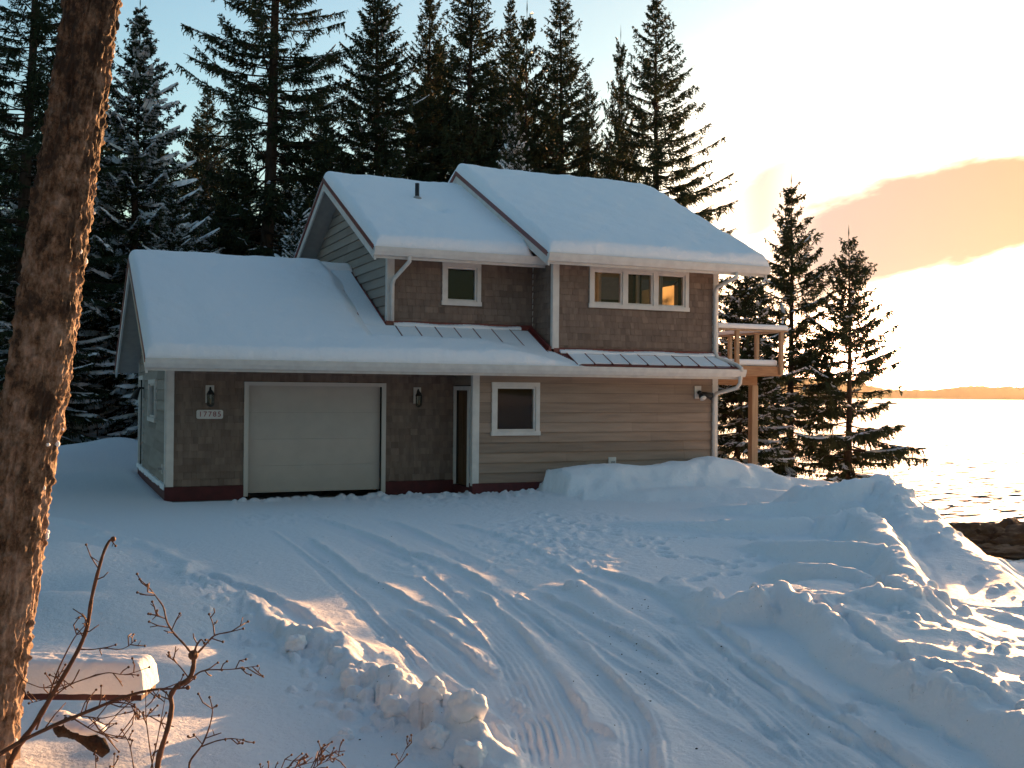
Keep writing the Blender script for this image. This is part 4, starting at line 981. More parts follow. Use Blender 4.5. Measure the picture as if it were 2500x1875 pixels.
# ------------------------------------------------------------------ trees
def rhomb(Sp, Dv, l, w, rg):
    """thin leaf-shaped quads from starts, unit directions, lengths, widths"""
    n = len(Sp); rv = rg.normal(size=(n, 3)); nrm = np.cross(Dv, rv); nrm /= np.linalg.norm(nrm, axis=1)[:, None]+1e-9
    l = l[:, None]; w = w[:, None]
    return np.stack([Sp, Sp+Dv*l*.4+nrm*w, Sp+Dv*l, Sp+Dv*l*.4-nrm*w], 1), nrm
def conifer_data(seed, H, slope, cap, droop=.4, snow=0., base=.05, dens=1.0, gap=.0, up=.5, hang=.5, wh=.42):
    rg = np.random.default_rng(seed)
    tr = MB(); Q = []; SN = []
    lean = rg.normal(0, .012, 2)
    def ax(h): return np.array([lean[0]*h+.05*math.sin(h*.5+seed), lean[1]*h+.05*math.cos(h*.4+seed), h])
    r0 = .011*H+.03
    hs = np.linspace(-.8, H, 16); tr.tube([ax(h) for h in hs], [max(.008, r0*(1-max(h, 0)/H)**.85) for h in hs], 8, .5)
    h = H*base; az0 = 0
    while h < H-.15:
        f = h/H; nb = rg.integers(6, 9)
        az0 += rg.uniform(.5, 1.5)
        for b in range(nb):
            if rg.random() < gap: continue
            Lb = min(cap*(.9+.2*rg.random()), slope*(H-h)+.12)*rg.uniform(.55, 1.12)
            if f < .25: Lb *= rg.uniform(.5, 1.0)
            az = az0+b*2*math.pi/nb+rg.normal(0, .25)
            inc = (up*(f-.45)*2.0 if f > .45 else droop*(f-.45)*2.2)+rg.normal(0, .10); cur = .10+.10*rg.random()+(.05 if f < .5 else 0)
            hd = np.array([math.cos(az), math.sin(az), 0]); sd = np.array([-math.sin(az), math.cos(az), 0]); o = ax(h+rg.uniform(-.15, .15))
            def pt(t): t = np.asarray(t)[:, None]; return o + hd*Lb*t*(1-.06*t) + np.array([0, 0, 1])*Lb*(inc*t+cur*t**2.2) + sd*(.05*Lb*np.sin(t*3+az))
            tt = np.linspace(0, 1, 5); pp = pt(tt)
            tr.tube(pp, [max(.004, .012*Lb*(1-.9*t)+.004) for t in tt], 3, .5, cap=False)
            n = max(4, int(Lb/.07*dens)); t = np.sort(rg.uniform(.10 if Lb < 1.2 else .22, 1, n)); p = pt(t); tang = pt(t+.02)-pt(t-.02); tang /= np.linalg.norm(tang, axis=1)[:, None]
            for side in (-1, 1, 0):
                m_ = n
                if side == 0:
                    k = rg.random(n) < hang; pk = p[k]; tg = tang[k]; m_ = len(pk); tk = t[k]
                    if not m_: continue
                    dv = tg*.35 + np.array([0, 0, -1.0]) + rg.normal(0, .22, (m_, 3)); ll = rg.uniform(.10, .34, m_)*(1.1-.4*tk)*min(1.4, .5+Lb*.35)
                else:
                    pk = p; tg = tang; tk = t
                    dv = tg*.75 + sd*side*rg.uniform(.6, 1.1, (m_, 1)) + np.array([0, 0, -1.0])*rg.uniform(.05, .45, (m_, 1)) + rg.normal(0, .12, (m_, 3))
                    ll = (.10+.28*Lb*(1.02-tk)*np.minimum(1, tk*3))*rg.uniform(.6, 1.1, m_); ll = np.minimum(ll, .62)
                dv /= np.linalg.norm(dv, axis=1)[:, None]
                ww = rg.uniform(.020, .034, m_)
                q, nr = rhomb(pk, dv, ll, ww, rg); Q.append(q)
                # side sprigs
                for fr in (.25, .45, .65, .85):
                    sg = rg.choice([-1, 1], m_)[:, None]
                    d2 = dv*.7 + nr*sg*.55 + np.array([0, 0, -.35]) + rg.normal(0, .15, (m_, 3)); d2 /= np.linalg.norm(d2, axis=1)[:, None]
                    l2 = np.maximum(.06, ll*.38)*rg.uniform(.7, 1.2, m_)
                    Q.append(rhomb(pk+dv*(ll*fr)[:, None], d2, l2, ww*.75, rg)[0])
                if snow and side != 0:
                    keep = rg.random(m_) < snow*(.35+.75*tk)*(1.15-f)
                    if keep.any():
                        P0 = pk[keep]; D0 = dv[keep].copy(); l0 = ll[keep]*.95+.05; D0[:, 2] *= .8; D0 /= np.linalg.norm(D0, axis=1)[:, None]
                        sx = np.cross(D0, [0, 0, 1.0]); sx /= np.linalg.norm(sx, axis=1)[:, None]+1e-9; wv = (rg.uniform(.030, .075, len(P0))*(.6+.85*snow))[:, None]; up_ = np.array([0, 0, 1.0])
                        a = P0+up_*.012; e = P0+D0*l0[:, None]+up_*.008; mL_ = P0+D0*(l0*.5)[:, None]+sx*wv-up_*.008; mR_ = P0+D0*(l0*.5)[:, None]-sx*wv-up_*.008; mT = P0+D0*(l0*.48)[:, None]+up_*(wv*.85+.01)
                        SN.append(np.stack([a, mL_, e, mT], 1)); SN.append(np.stack([a, mT, e, mR_], 1))
            if snow and Lb > .5 and rg.random() < snow*1.2*(1.25-f):
                ns = 9; t0_ = rg.uniform(.25, .5); tt = np.linspace(t0_, 1.02, ns); pp = pt(tt); big = max(0, snow-.4)
                w_ = (.035+.30*big*min(1, Lb/2))*np.sin(np.linspace(.35, 2.8, ns))*rg.uniform(.7, 1.3, ns)+.01; hh_ = .6*w_+.015
                rings = []
                for i in range(ns):
                    dn = -w_[i]*.45
                    rings.append([pp[i]+sd*w_[i]*q+np.array([0, 0, 1.0])*(zq*hh_[i]+(dn if abs(q) > .9 else 0)+.01) for q, zq in ((-1.15, 0), (-.7, .7), (0, 1), (.7, .7), (1.15, 0))])
                rings = np.array(rings)
                for i in range(ns-1):
                    SN.append(np.stack([rings[i, :-1], rings[i, 1:], rings[i+1, 1:], rings[i+1, :-1]], 1))
        h += .72*wh*(.75+.5*rg.random())*(.55+.5*min(1, (H-h)/6))
    # leader
    q, _ = rhomb(np.tile(ax(H-.05), (3, 1)), np.tile([0, 0, 1.0], (3, 1)), np.full(3, .45), np.full(3, .02), rg); Q.append(q)
    return tr, np.concatenate(Q), (np.concatenate(SN) if SN else None)
CONI = {}
def conifer(key, name, loc, label, group, rot=0, sc=1, scxy=None):
    o = empty(name, loc, label, 'tree', group); o.rotation_euler = (0, 0, rot); scxy = scxy or sc; o.scale = (scxy, scxy, sc)
    if isinstance(key, dict):
        tr, q, sn = conifer_data(**key)
        t = tr.build('trunk', M['bark'], None, True); c = quads('crown', q, M['needle'])
        CONI[name] = [t, c] + ([quads('branch_snow', sn, M['twigsnow'], None, True)] if sn is not None else [])
        for k in CONI[name]: k.parent = o
        return o, CONI[name]
    for k in key:
        c = k.copy(); COL.objects.link(c); c.parent = o
    return o, key
TG = 'tall spruces behind the house'
def place(x, D, ytop, zb=None):
    p = flat(x, D); top = dep(x, ytop, D)[2]; z = ground_z(*p) if zb is None else zb
    return np.array([p[0], p[1], z]), top-z
def plant(kind, x, D, ytop, name, label, rot=0, group=TG, **kw):
    loc, H = place(x, D, ytop)
    if isinstance(kind, int):
        return conifer(dict(seed=kind, H=H, **kw), name, loc, label, group, rot)
    key, H0 = kind
    return conifer(key, name, loc, label, group, rot, H/H0, kw.get('scxy'))
def Hof(x, D, ytop): return place(x, D, ytop)[1]

o10, k10 = plant(10, 1418, 40, -8, 'spruce_tree', 'tallest full spruce standing clear against the white sky right of the roof ridge', slope=.36, cap=4.2, dens=.95, hang=.55, droop=.3, up=.55, wh=.5); H10 = Hof(1418, 40, -8)
o8, k8 = plant(8, 1215, 41, -30, 'spruce_tree', 'dense dark spruce with bare lower trunk behind the right roof ridge', slope=.30, cap=3.2, dens=.95, hang=.5, base=.3, up=.6); H8 = Hof(1215, 41, -30)
o4, k4 = plant(4, 815, 40, -110, 'spruce_tree', 'very dense black spruce behind the vent pipe with a snowy bough', slope=.30, cap=3.4, dens=1.15, hang=.55, droop=.5, snow=.10); H4 = Hof(815, 40, -110)
o3, k3 = plant(3, 560, 38, -560, 'spruce_tree', 'broad open spruce with long drooping boughs above the garage roof', slope=.26, cap=4.7, dens=.85, hang=.95, droop=.55, gap=.2, snow=.06, up=.35, wh=.55); H3 = Hof(560, 38, -560)
o2, k2 = plant(2, 288, 32, 15, 'spruce_tree', 'spruce with heavy snow pads on its boughs left of the garage gable', slope=.34, cap=3.3, dens=1.0, hang=.5, droop=.6, snow=.85); H2 = Hof(288, 32, 15)
o11, k11 = plant(11, 1712, 33, 398, 'spruce_tree', 'slender spruce beside the deck, taller of the two young ones by the water', group='young spruces by the water', slope=.42, cap=2.8, dens=1.05, hang=.95, droop=.5, snow=.15, up=.75, wh=.46, base=.03, gap=.2); H11 = Hof(1712, 33, 398)
o12, k12 = plant(12, 1836, 32, 512, 'spruce_tree', 'shorter young spruce standing nearest the open water', group='young spruces by the water', slope=.44, cap=2.45, dens=1.05, hang=.95, droop=.5, snow=.15, up=.8, wh=.44, base=.05, gap=.2); H12 = Hof(1836, 32, 512)
o13, k13 = plant(13, 1592, 31, 560, 'spruce_tree', 'bushy snow dusted spruce right behind the deck post', group='young spruces by the water', slope=.5, cap=2.4, dens=1.2, hang=.5, droop=.4, snow=.38, wh=.36); H13 = Hof(1592, 31, 560)
plant((k10, H10), 908, 43, -60, 'spruce_tree', 'spruce just right of the densest black one, behind the vent pipe roof', 2.1, scxy=.8)
plant((k8, H8), 1002, 42, -130, 'spruce_tree', 'tall spruce with a thin bare trunk left of the higher roof peak', 1.0)
plant((k4, H4), 1096, 44, -12, 'spruce_tree', 'pointed spruce top between the bare trunk and the gap over the right ridge', 4.0, scxy=.72)
plant((k11, H11), 1140, 42, 30, 'spruce_tree', 'narrow spruce with lit brown side just left of the bare lower trunk', 1.2, scxy=1.25)
plant((k11, H11), 1335, 43, 88, 'spruce_tree', 'thin sparse spruce just left of the tallest clear one', 2.6, scxy=.75)
plant((k3, H3), 40, 29, -500, 'spruce_tree', 'dark spruce at the left edge behind the leaning trunk', 2.0, scxy=.8)
plant((k2, H2), 70, 30, 330, 'spruce_tree', 'small snow laden spruce left of the leaning trunk', 2.5, scxy=.75)
plant((k2, H2), 370, 31, 400, 'spruce_tree', 'short snow laden spruce rising just over the left end of the garage roof', 4.4, scxy=.62)
plant((k2, H2), 640, 33, 395, 'spruce_tree', 'small snow tipped spruce peeping over the garage roof', 1.5, scxy=.5)
plant((k13, H13), 838, 33, 325, 'spruce_tree', 'small spruce with a snow capped top behind the vent pipe', 1.1, scxy=.9)
plant((k2, H2), 1110, 36, 228, 'spruce_tree', 'snow dusted spruce low behind the higher roof peak', 3.3, scxy=.6)
plant((k10, H10), 1265, 46, 170, 'spruce_tree', 'brown tinged spruce low between the two tall ones on the right', .8, scxy=.6)
FG = 'spruces filling the forest behind'
for i, (x, D, yt, kk, sx) in enumerate(((150, 44, -40, 4, .8), (205, 50, 180, 8, .8), (415, 52, 250, 10, .85), (470, 46, 330, 3, .85), (690, 48, 190, 10, .95), (745, 52, 330, 8, .95), (860, 50, 150, 3, .95), (955, 50, 90, 10, .95), (1055, 52, 150, 8, .95), (1165, 50, 260, 4, .85), (360, 40, 470, 2, .85), (520, 44, 420, 2, .85), (735, 42, 420, 4, .8), (1000, 46, 300, 4, .85), (120, 36, 520, 2, .95), (240, 42, 420, 4, .85), (1300, 50, 330, 4, .8), (1360, 52, 380, 8, .8), (200, 38, 300, 4, .8), (330, 45, 250, 4, .8), (460, 40, 480, 2, .8), (610, 43, 300, 4, .8), (690, 41, 440, 2, .7), (900, 45, 220, 4, .8), (1010, 50, 160, 10, .9), (1200, 48, 230, 10, .8), (110, 33, 420, 2, .8), (172, 35, 330, 2, .8), (232, 36, 420, 2, .8), (335, 37, 330, 2, .7), (425, 38, 400, 2, .7), (490, 41, 300, 8, .9), (620, 39, 400, 2, .7), (705, 45, 260, 4, .9), (20, 33, 300, 2, .9), (430, 48, 180, 10, .9), (940, 52, 120, 8, 1.0), (1260, 52, 260, 8, .9))):
    key, H0 = {4: (k4, H4), 8: (k8, H8), 10: (k10, H10), 3: (k3, H3), 2: (k2, H2)}[kk]
    plant((key, H0), x, D, yt, 'spruce_tree', 'dark spruce in the crowd of trees behind the front row', i*1.7, FG, scxy=sx)

# the forest the photographer stands at the edge of, behind and to the left
for i, (lx, dy) in enumerate(((-9, 6), (-11, 12), (-13, 18), (-8.5, 0), (-5, -6), (-1, -8), (3, -7), (7, -9), (11, -8), (-3, -13), (5, -14), (-10, -9), (14, -13), (-14, 2))):
    px_ = RR[:2]*lx+FF[:2]*dy; key, H0 = ((k10, H10), (k8, H8), (k4, H4))[i % 3]
    conifer(key, 'spruce_tree', (px_[0], px_[1], .3), 'dark spruce at the edge of the wood behind the viewpoint', 'spruces behind the viewpoint', i*2.3, (13+(i*37 % 5))/H0)

# bare trees
def bare(seed, H, spread, r0, lv=4, n0=5):
    rg = np.random.default_rng(seed); mb = MB()
    def grow(p, d, l, r, k):
        n = 4; pts = [p]; dd = d.copy()
        for i in range(n):
            dd = dd+rg.normal(0, .10, 3)+np.array([0, 0, .05]); dd /= np.linalg.norm(dd); pts.append(pts[-1]+dd*l/n)
        mb.tube(pts, [r*(1-.55*i/n) for i in range(n+1)], 5 if k > 1 else 3, .5, cap=False)
        if k == 0: return
        for j in range(rg.integers(3, n0+1)):
            t = rg.uniform(.3, 1); i = min(n-1, int(t*n)); q = pts[i]+(pts[i+1]-pts[i])*(t*n-i)
            v = rg.normal(0, 1, 3); v -= dd*(v@dd); v /= np.linalg.norm(v); e = dd*.8+v*spread; e /= np.linalg.norm(e)
            grow(q, e, l*rg.uniform(.45, .72), max(.004, r*.5), k-1)
    grow(np.zeros(3), np.array([0, 0, 1.0]), H*.55, r0, lv)
    return mb
bt = bare(5, 13, .75, .10, 4, 6).build('trunk', M['birch'], None, True)
def bare_tree(mesh_o, loc, label, rot, sc, group=None, first=False):
    o = empty('bare_tree', loc, label, 'tree', group); o.rotation_euler = (0, 0, rot); o.scale = (sc,)*3
    c = mesh_o if first else mesh_o.copy()
    if not first: COL.objects.link(c)
    c.parent = o
BG = 'bare trees among the spruces'
for i, (x, D, sc, lb) in enumerate(((395, 42, 1.05, 'bare fine twigged tree between the snow laden spruce and the broad open one'), (455, 50, 1.1, 'bare tree behind the boughs of the broad open spruce'), (225, 44, .9, 'bare tree half hidden right of the leaning trunk'), (690, 46, .95, 'bare tree in the sky gap left of the densest spruce'), (1310, 48, .85, 'bare tree in the sky gap left of the tallest clear spruce'))):
    p = flat(x, D); bare_tree(bt, (p[0], p[1], ground_z(*p)), lb, i*1.9, sc, BG, i == 0)
b2 = bare(9, 4.2, .6, .03, 3, 4).build('trunk', M['birch'], None, True)
for i, (x, D, sc) in enumerate(((160, 30, .55), (212, 31, .6), (262, 32.5, .6), (300, 34, .5), (185, 33, .6))):
    p = flat(x, D); bare_tree(b2, (p[0], p[1], ground_z(*p)-.1), 'bare twiggy bush in the dark gap between the leaning trunk and the garage', i*1.7, sc, 'bare bushes left of the garage')
p = flat(1932, 34); bare_tree(b2, (p[0], p[1], ground_z(*p)), 'small bare sapling against the water right of the spruces', 0, 1.0, None, True)

# ------------------------------------------------------------------ leaning trunk in the foreground
def leaning_trunk():
    D0 = 4.3
    cl = [(287, -600), (243, -300), (199, 0), (164, 240), (131, 480), (86, 796), (44, 1056), (4, 1316), (-38, 1577), (-75, 1800), (-95, 1950)]
    wd = [106, 112, 118, 123, 129, 134, 138, 144, 152, 170, 200]
    pts = np.array([dep(x, y, D0) for x, y in cl]); rad = np.array([w/.8848/F0*D0/2*.86 for w in wd])
    root = empty('leaning_tree', (pts[-1][0], pts[-1][1], ground_z(pts[-1][0], pts[-1][1])), 'leaning lichen covered tree trunk close by at the left, lit gold on its right edge', 'tree')
    pts[-1][2] = min(pts[-1][2], root.location.z-.1)
    n = 760; t = np.linspace(0, len(pts)-1, n); k = np.arange(len(pts)); C = np.stack([np.interp(t, k, pts[:, i]) for i in range(3)], -1); R = np.interp(t, k, rad)
    seg = 200; an = np.linspace(0, 2*math.pi, seg, endpoint=False)
    hgt = C[:, 2]
    A, Hh = np.meshgrid(an, hgt)
    wr = lambda f, fx, fh, s, o=3: (lambda u: fbm(np.cos(A)*fx*.5+50+np.sin(A)*fx*.35, Hh*fh+np.sin(A)*fx*.5, o, s))(0)
    ridg = 1-np.abs(2*vnoise(A*7/1.0+fbm(A*3, Hh*4, 3, 4)*2, Hh*5.5, 7))*1.6
    lum = fbm(A*9, Hh*22, 4, 12)
    disp = .010*ridg + .011*lum + .010*wr(0, 3, 5, 3)
    # crusty knobs
    kn = np.clip(vnoise(A*10, Hh*28, 31)-.18, 0, 1)*.10
    kn2 = np.clip(vnoise(A*22, Hh*55, 32)-.22, 0, 1)*.05
    Rr = R[:, None]+disp+kn*.45+kn2*.4
    ux = np.array([1.0, 0, 0]); uy = np.array([0, 1.0, 0])
    P = C[:, None, :] + Rr[..., None]*(np.cos(A)[..., None]*ux+np.sin(A)[..., None]*uy)
    gridmesh('trunk', P[::-1], M['trunk'], root, wrap=True)
    # little frozen twigs and crust clumps on the lit side
    rg = random.Random(3)
    for i in range(26):
        mb = MB()
        j = rg.randrange(80, n-60); a = rg.uniform(-.9, .5)
        q = P[j, int(a/(2*math.pi)*seg) % seg]; nrm = np.array([math.cos(a), math.sin(a), rg.uniform(-.3, .5)])
        r_ = rg.uniform(.004, .013); mb.ball(q+nrm*r_*.3, r_, 7, 5, sq=(1, 1, rg.uniform(.8, 1.8)))
        mb.build('ice_crust', M['twigsnow'], root, True)
leaning_trunk()

# ------------------------------------------------------------------ saplings and twigs near the camera
def Z6(*p): return [(.5203*x, 796+.5203*y) for x, y in p]
def sprig(mb, poly, D, r0, r1, rg, twig=6, tl=.10, dD=.0, buds=None):
    n = len(poly); pts = np.array([dep(x, y, D+dD*i/n+rg.uniform(-.02, .02)) for i, (x, y) in enumerate(poly)])
    # resample smoothly
    t = np.linspace(0, n-1, n*4); k = np.arange(n); P = np.stack([np.interp(t, k, pts[:, i]) for i in range(3)], -1)
    for _ in range(2): P[1:-1] = (P[:-2]+2*P[1:-1]+P[2:])/4
    rr_ = [(r0+(r1-r0)*i/(len(P)-1))*(1+rg.uniform(-.12, .2)) for i in range(len(P))]
    rr_ = [r*.68 for r in rr_]; mb.tube(P, rr_, 7, .5)
    if buds is not None: buds.ball(P[-1], max(.005, r1*1.8), 6, 5)
    for j in range(twig):
        i = rg.randrange(len(P)//4, len(P)-1); d = P[min(i+1, len(P)-1)]-P[i-1]; d /= np.linalg.norm(d)
        v = np.array([rg.gauss(0, 1) for _ in range(3)]); v -= d*(v@d); v /= np.linalg.norm(v); e = d*.7+v*.8+np.array([0, 0, .25]); e /= np.linalg.norm(e)
        l = tl*rg.uniform(.4, 1.3); a = P[i]; b = a+e*l*.5+v*.01; e2 = e+np.array([rg.gauss(0, .35) for _ in range(3)]); c = b+e2/np.linalg.norm(e2)*l*.5
        mb.tube([a, b, c], [max(.0022, rr_[i]*.4), .0025, .0018], 5, .5)
        if buds is not None and rg.random() < .7: buds.ball(c, .005, 6, 5)
        if rg.random() < .6:
            e3 = e2+np.array([rg.gauss(0, .8) for _ in range(3)]); mb.tube([b, b+e3/np.linalg.norm(e3)*l*.4], [.002, .0015], 4, .5)
def shrub(name, label, parts, seed, D):
    rg = random.Random(seed); mb = MB(); bd = MB()
    x, y = parts[0][0][0]; b = dep(x, y, D)
    root = empty(name, (b[0], b[1], ground_z(b[0], b[1])), label, 'shrub', 'bare saplings in the foreground')
    # carry the stem down into the snow
    for k, (poly, r0, r1, tw, tl, go) in enumerate(parts):
        sprig(mb, poly, D, r0, r1, rg, tw, tl, 0, bd)
        if go:
            q = dep(*poly[0], D); g = ground_z(q[0], q[1]); mb.tube([q, (q[0]-.02, q[1], min(g, q[2])-.1)], [r0*.68, r0*.75], 7, .5)
    mb.build('stem', M['twig'], root, True)
    if bd.v: bd.build('bud', M['twig'], root, True)
shrub('sapling', 'bare reddish sapling rising past the end of the snowy bench', [
    (Z6((40, 1640), (80, 1560), (150, 1470), (225, 1340), (280, 1250), (335, 1150), (365, 1070), (380, 950), (405, 850), (430, 760), (455, 712), (470, 708)), .017, .006, 5, .08, True),
    (Z6((150, 1500), (190, 1400), (240, 1250), (290, 1150), (320, 1100), (360, 1060)), .006, .0025, 6, .10, False),
    (Z6((325, 1165), (380, 1168), (430, 1160), (500, 1168), (530, 1155), (560, 1130)), .004, .002, 5, .06, False),
    (Z6((330, 1250), (300, 1310), (250, 1330), (200, 1370), (120, 1390)), .004, .002, 4, .08, False),
    (Z6((200, 1380), (290, 1310), (380, 1280), (450, 1260), (520, 1275), (620, 1240)), .004, .002, 5, .07, False),
    (Z6((60, 1240), (100, 1300), (180, 1330), (240, 1300)), .003, .002, 4, .08, False)], 1, 4.15)
shrub('sapling', 'bare crooked sapling with reddish buds in front of the driveway berm', [
    (Z6((650, 1680), (660, 1610), (672, 1570), (700, 1480), (715, 1400), (705, 1360), (730, 1322), (790, 1290), (805, 1230), (803, 1190)), .016, .011, 4, .08, True),
    (Z6((803, 1195), (815, 1150), (835, 1122), (848, 1140)), .007, .003, 1, .04, False),
    (Z6((803, 1195), (770, 1150), (720, 1100), (690, 1050), (680, 990), (650, 950), (620, 910), (580, 875)), .006, .0025, 7, .07, False),
    (Z6((812, 1190), (850, 1150), (890, 1105), (950, 1095), (1010, 1080)), .006, .0025, 3, .07, False),
    (Z6((890, 1105), (885, 1060), (868, 1020)), .004, .002, 2, .03, False),
    (Z6((790, 1290), (830, 1258), (870, 1250), (960, 1250), (1070, 1235)), .005, .002, 9, .06, False),
    (Z6((780, 1280), (750, 1240), (725, 1215), (700, 1195)), .004, .002, 4, .05, False),
    (Z6((690, 1040), (660, 1030), (625, 1020)), .003, .002, 2, .04, False)], 2, 4.0)
shrub('sapling', 'small forked bare twig right of the crooked sapling', [
    (Z6((785, 1680), (785, 1630), (840, 1565), (870, 1490), (885, 1420), (870, 1365)), .006, .0025, 3, .06, True),
    (Z6((835, 1570), (900, 1545), (960, 1535), (1010, 1542)), .0045, .002, 4, .05, False), (Z6((840, 1560), (805, 1520)), .003, .002, 1, .03, False)], 3, 3.9)
shrub('fallen_branch', 'dark arching branch sweeping right below the snowy bench', [
    (Z6((-60, 1640), (0, 1600), (100, 1540), (250, 1470), (400, 1410), (480, 1375), (560, 1350), (640, 1332), (720, 1330), (780, 1325)), .013, .005, 8, .10, True),
    (Z6((400, 1410), (470, 1385), (530, 1390), (570, 1410), (600, 1445), (660, 1440)), .004, .002, 6, .09, False),
    (Z6((250, 1470), (330, 1440), (420, 1455), (520, 1430)), .004, .002, 7, .10, False),
    (Z6((300, 1450), (380, 1500), (450, 1530), (540, 1540)), .004, .002, 7, .09, False)], 4, 4.1)
shrub('thin_shrub', 'thin upright reddish twigs between the bench and the crooked sapling', [
    (Z6((640, 1690), (625, 1600), (605, 1450), (605, 1340)), .004, .002, 4, .07, True), (Z6((620, 1690), (650, 1560), (690, 1345)), .004, .002, 3, .07, True),
    (Z6((560, 1690), (540, 1560), (505, 1500)), .003, .002, 4, .06, True), (Z6((470, 1690), (475, 1600)), .003, .002, 2, .03, True), (Z6((400, 1690), (395, 1590)), .003, .002, 2, .03, True)], 5, 4.0)
shrub('dry_weeds', 'tangle of fine dry weeds at the lower edge left of the snow lumps', [
    ([(560, 1690), (640, 1655), (700, 1640)], .003, .0015, 12, .08, True), ([(640, 1690), (690, 1650), (740, 1630)], .003, .0015, 14, .08, True), ([(520, 1690), (600, 1660), (680, 1662)], .003, .0015, 12, .07, True), ([(830, 1690), (860, 1650), (885, 1600)], .003, .0015, 4, .05, True)], 6, 4.3)

# ------------------------------------------------------------------ snowy bench and log
def bench():
    c = dep(305, 1509, 5.1); gzv = ground_z(c[0]-.5, c[1]+.1)
    e1 = np.array([c[0], c[1]]); ax_ = -np.array([RR[0], RR[1]]); pv = np.array([-ax_[1], ax_[0]])
    if pv@FF[:2] < 0: pv = -pv
    L, Wd = 1.25, .21; zt = c[2]
    root = empty('bench', (c[0], c[1], gzv), 'low dark red bench under a thick slab of snow behind the leaning trunk', 'bench')
    def bx(mb, a0, a1, b0, b1, z0, z1):
        q = [e1+ax_*a+pv*b for a, b in ((a0, b0), (a1, b0), (a1, b1), (a0, b1))]
        mb.hexa([(*p_, z0) for p_ in q]+[(*p_, z1) for p_ in q])
    mb = MB(); bx(mb, 0, L, 0, Wd*.48, zt-.012, zt+.026); bx(mb, 0, L, Wd*.52, Wd, zt-.012, zt+.026); mb.build('seat', M['bench'], root, False, .004)
    for a in (.66, L-.12):
        mb = MB(); bx(mb, a, a+.07,   .03, Wd-.03, gzv-.1, zt-.014); mb.build('leg', M['bench'], root)
    na, nb_ = 120, 46; a = np.linspace(-.012, L+.012, na); b = np.linspace(-.012, Wd+.012, nb_)
    Aa, Bb = np.meshgrid(a, b); ed = np.minimum(np.minimum(Aa+.012, L+.012-Aa), np.minimum(Bb+.012, Wd+.012-Bb)); e = np.clip(ed/.055, 0, 1)
    h = .150*np.sqrt(np.clip(1-(1-e)**2.6, 0, 1))*(1+.08*fbm(Aa*5, Bb*5, 3, 2))+.004*fbm(Aa*30, Bb*30, 2, 3)
    P = np.stack([e1[0]+ax_[0]*Aa+pv[0]*Bb, e1[1]+ax_[1]*Aa+pv[1]*Bb, zt+.022+h], -1)
    gridmesh('seat_snow', P, M['roofsnow'], root)
bench()
def log():
    a = dep(118, 1566, 5.0); b = dep(236, 1612, 4.75); ga = ground_z(a[0], a[1]); gb = ground_z(b[0], b[1])
    a[2] = max(a[2], ga+.03); b[2] = max(b[2], gb+.02)
    root = empty('log', (b[0], b[1], gb), 'dark rotten log half sunk in the snow under the bench', 'log')
    n, sg = 40, 24; P = np.zeros((n, sg, 3)); t = np.linspace(0, 1, n)
    for i in range(n):
        c = a+(b-a)*t[i]+np.array([0, 0, .02*math.sin(t[i]*5)]); r_ = .055*(1-.35*t[i])*min(1, 8*t[i]+.4)*min(1, 8*(1-t[i])+.25)
        for j in range(sg):
            an = 2*math.pi*j/sg; rr_ = r_*(1+.35*float(vnoise(np.array([j*.9]), np.array([i*.35]), 3)[0])); P[i, j] = c+rr_*(math.cos(an)*np.array([0, 0, 1])+math.sin(an)*np.array([FF[0], FF[1], 0]))
    gridmesh('bark', P, M['log'], root, wrap=True)
    mb = MB(); rg = random.Random(5)
    for i in range(16):
        q = a+(b-a)*rg.uniform(.05, .7); mb.ball(q+np.array([0, 0, .045]), rg.uniform(.025, .045), 9, 6, sq=(1.5, 1.2, .6))
    mb.build('snow_cap', M['roofsnow'], root, True)
log()

# ------------------------------------------------------------------ big thrown lumps of snow at the berm
def snow_lump(x, y, D, r, label, seed, gz_=None):
    c = dep(x, y, D); g = ground_z(c[0], c[1]); c[2] = max(c[2], g+r*.3)
    n, sg = 26, 34; th = np.linspace(0, math.pi, n); ph = np.linspace(0, 2*math.pi, sg, endpoint=False); T, Pp = np.meshgrid(th, ph, indexing='ij')
    d = np.stack([np.sin(T)*np.cos(Pp), np.sin(T)*np.sin(Pp), np.cos(T)], -1)
    nz = fbm(d[..., 0]*1.6+seed*7, d[..., 1]*1.6+d[..., 2]*1.3, 3, seed)*.5+fbm(d[..., 0]*6, d[..., 1]*6+d[..., 2]*5, 2, seed)*.10
    P = c + d*(r*(1+nz))[..., None]*np.array([1.0, 1.0, .9])
    o = gridmesh('snow_lump', P, M['roofsnow'], wrap=True); tag(o, label, 'snow lump', 'lumps of thrown snow on the driveway berm')
for i, (x, y, D, r, lb) in enumerate(((1010, 1608, 5.75, .095, 'largest round snow lump at the near end of the driveway berm'), (945, 1625, 5.65, .065, 'snow lump left of the largest one at the near end of the berm'), (1020, 1655, 5.45, .09, 'snow lump in front of the largest one at the picture bottom'), (932, 1570, 6.0, .075, 'pointed snow lump just behind the largest one on the berm'), (858, 1545, 6.2, .085, 'broad snow lump on the berm behind the pointed one'), (745, 1605, 5.9, .045, 'single small snow lump lying left of the berm'), (770, 1478, 6.8, .09, 'sunlit snow lump halfway along the berm'), (640, 1392, 7.8, .075, 'sunlit snow lump where the light first reaches the berm'))):
    snow_lump(x, y, D, r, lb, i+1)

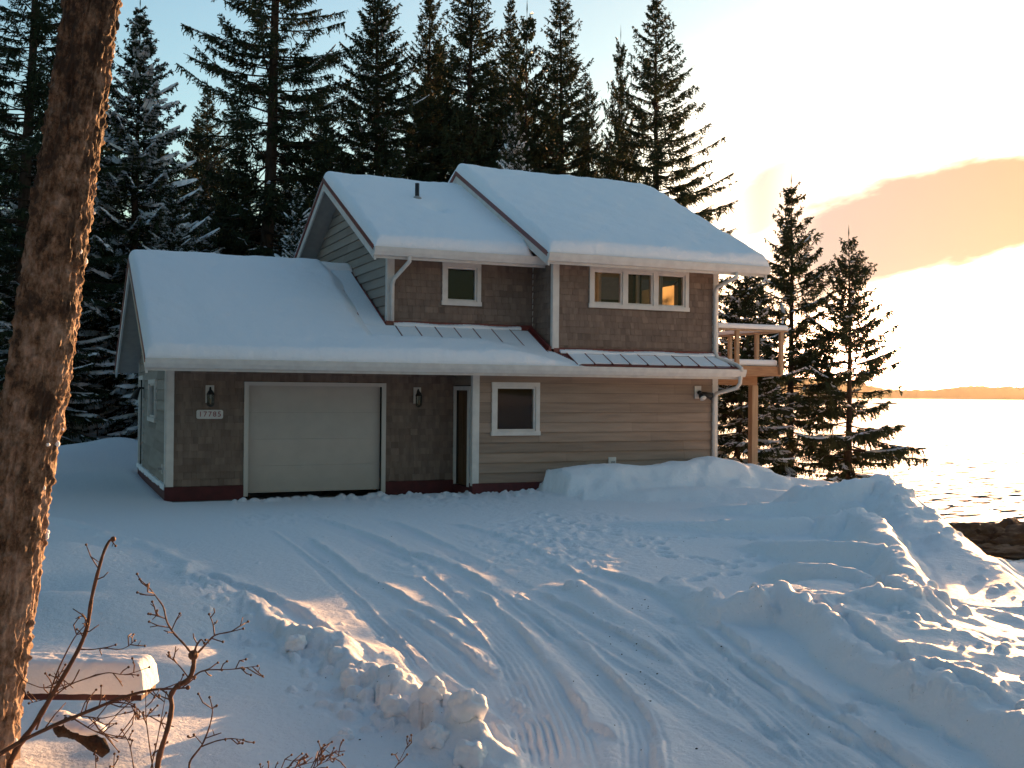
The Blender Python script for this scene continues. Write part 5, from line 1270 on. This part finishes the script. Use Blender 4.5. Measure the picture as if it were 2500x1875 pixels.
def grit():
    rg = np.random.default_rng(12); mb = MB()
    for i in range(110):
        x, y = rg.uniform(700, 1900), rg.uniform(1100, 1650)
        if i % 3 == 0: x, y = rg.normal(1375, 30), rg.normal(1395, 130)
        c = onZ(x, y, .12); r_ = rg.uniform(.002, .0065); g = ground_z(c[0], c[1]); mb.ball((c[0], c[1], g+r_*.4), r_, 6, 4, sq=(rg.uniform(.7, 1.6), 1, .7))
    tag(mb.build('gravel', M['rock']), 'specks of dark grit on the driveway snow', kind='stuff')
grit()

# ------------------------------------------------------------------ rocks on the shore
RG = 'dark rocks along the shore'
def rock(x, y, z, w, h, dp, seed, label):
    c = onZ(x, y, z); n, sg = 30, 60; th = np.linspace(0, math.pi, n); ph = np.linspace(0, 2*math.pi, sg, endpoint=False); T, Pp = np.meshgrid(th, ph, indexing='ij')
    d = np.stack([np.sin(T)*np.cos(Pp), np.sin(T)*np.sin(Pp), np.cos(T)], -1)
    nz = fbm(d[..., 0]*2+seed*5, d[..., 1]*2+d[..., 2]*2, 4, seed)*.7 + fbm(d[..., 0]*7+seed, d[..., 1]*7+d[..., 2]*6, 3, seed+3)*.30
    rr_ = np.array([RR[0], RR[1], 0]); ff = np.array([FF[0], FF[1], 0]); k = (1+nz)[..., None]
    P = c + k*(d[..., :1]*rr_*w + d[..., 1:2]*ff*dp + d[..., 2:]*np.array([0, 0, 1])*h)
    o = gridmesh('shore_rock', P, M['rock'], wrap=True, smooth=True); tag(o, label, 'rock', RG)
for i, (x, y, w, h, d, lb) in enumerate(((2048, 1172, .5, .75, .8, 'upright dark rock next to the snow bank, leftmost on the shore'), (2080, 1172, 1.3, .45, 1.2, 'long low rock right of the upright one on the shore'), (2118, 1168, 1.5, .65, 1.3, 'humped dark rock in the middle of the shore'), (2085, 1196, 1.8, .35, 1.6, 'flat dark rock nearest the snow below the humped one'), (2160, 1196, 2.4, .32, 1.8, 'broad flat weedy rock in front of the gap of bright water'), (2190, 1166, 1.9, .75, 1.6, 'largest dark rock at the right edge of the picture on the shore'), (2235, 1180, 2.0, .7, 1.8, 'dark rock cut by the right picture edge'))):
    rock(x, y, -4.85, w, h, d, i+2, lb)
rock(1912, 873, -5.0, 9, 1.0, 14, 21, 'tiny dark islet far out on the water')
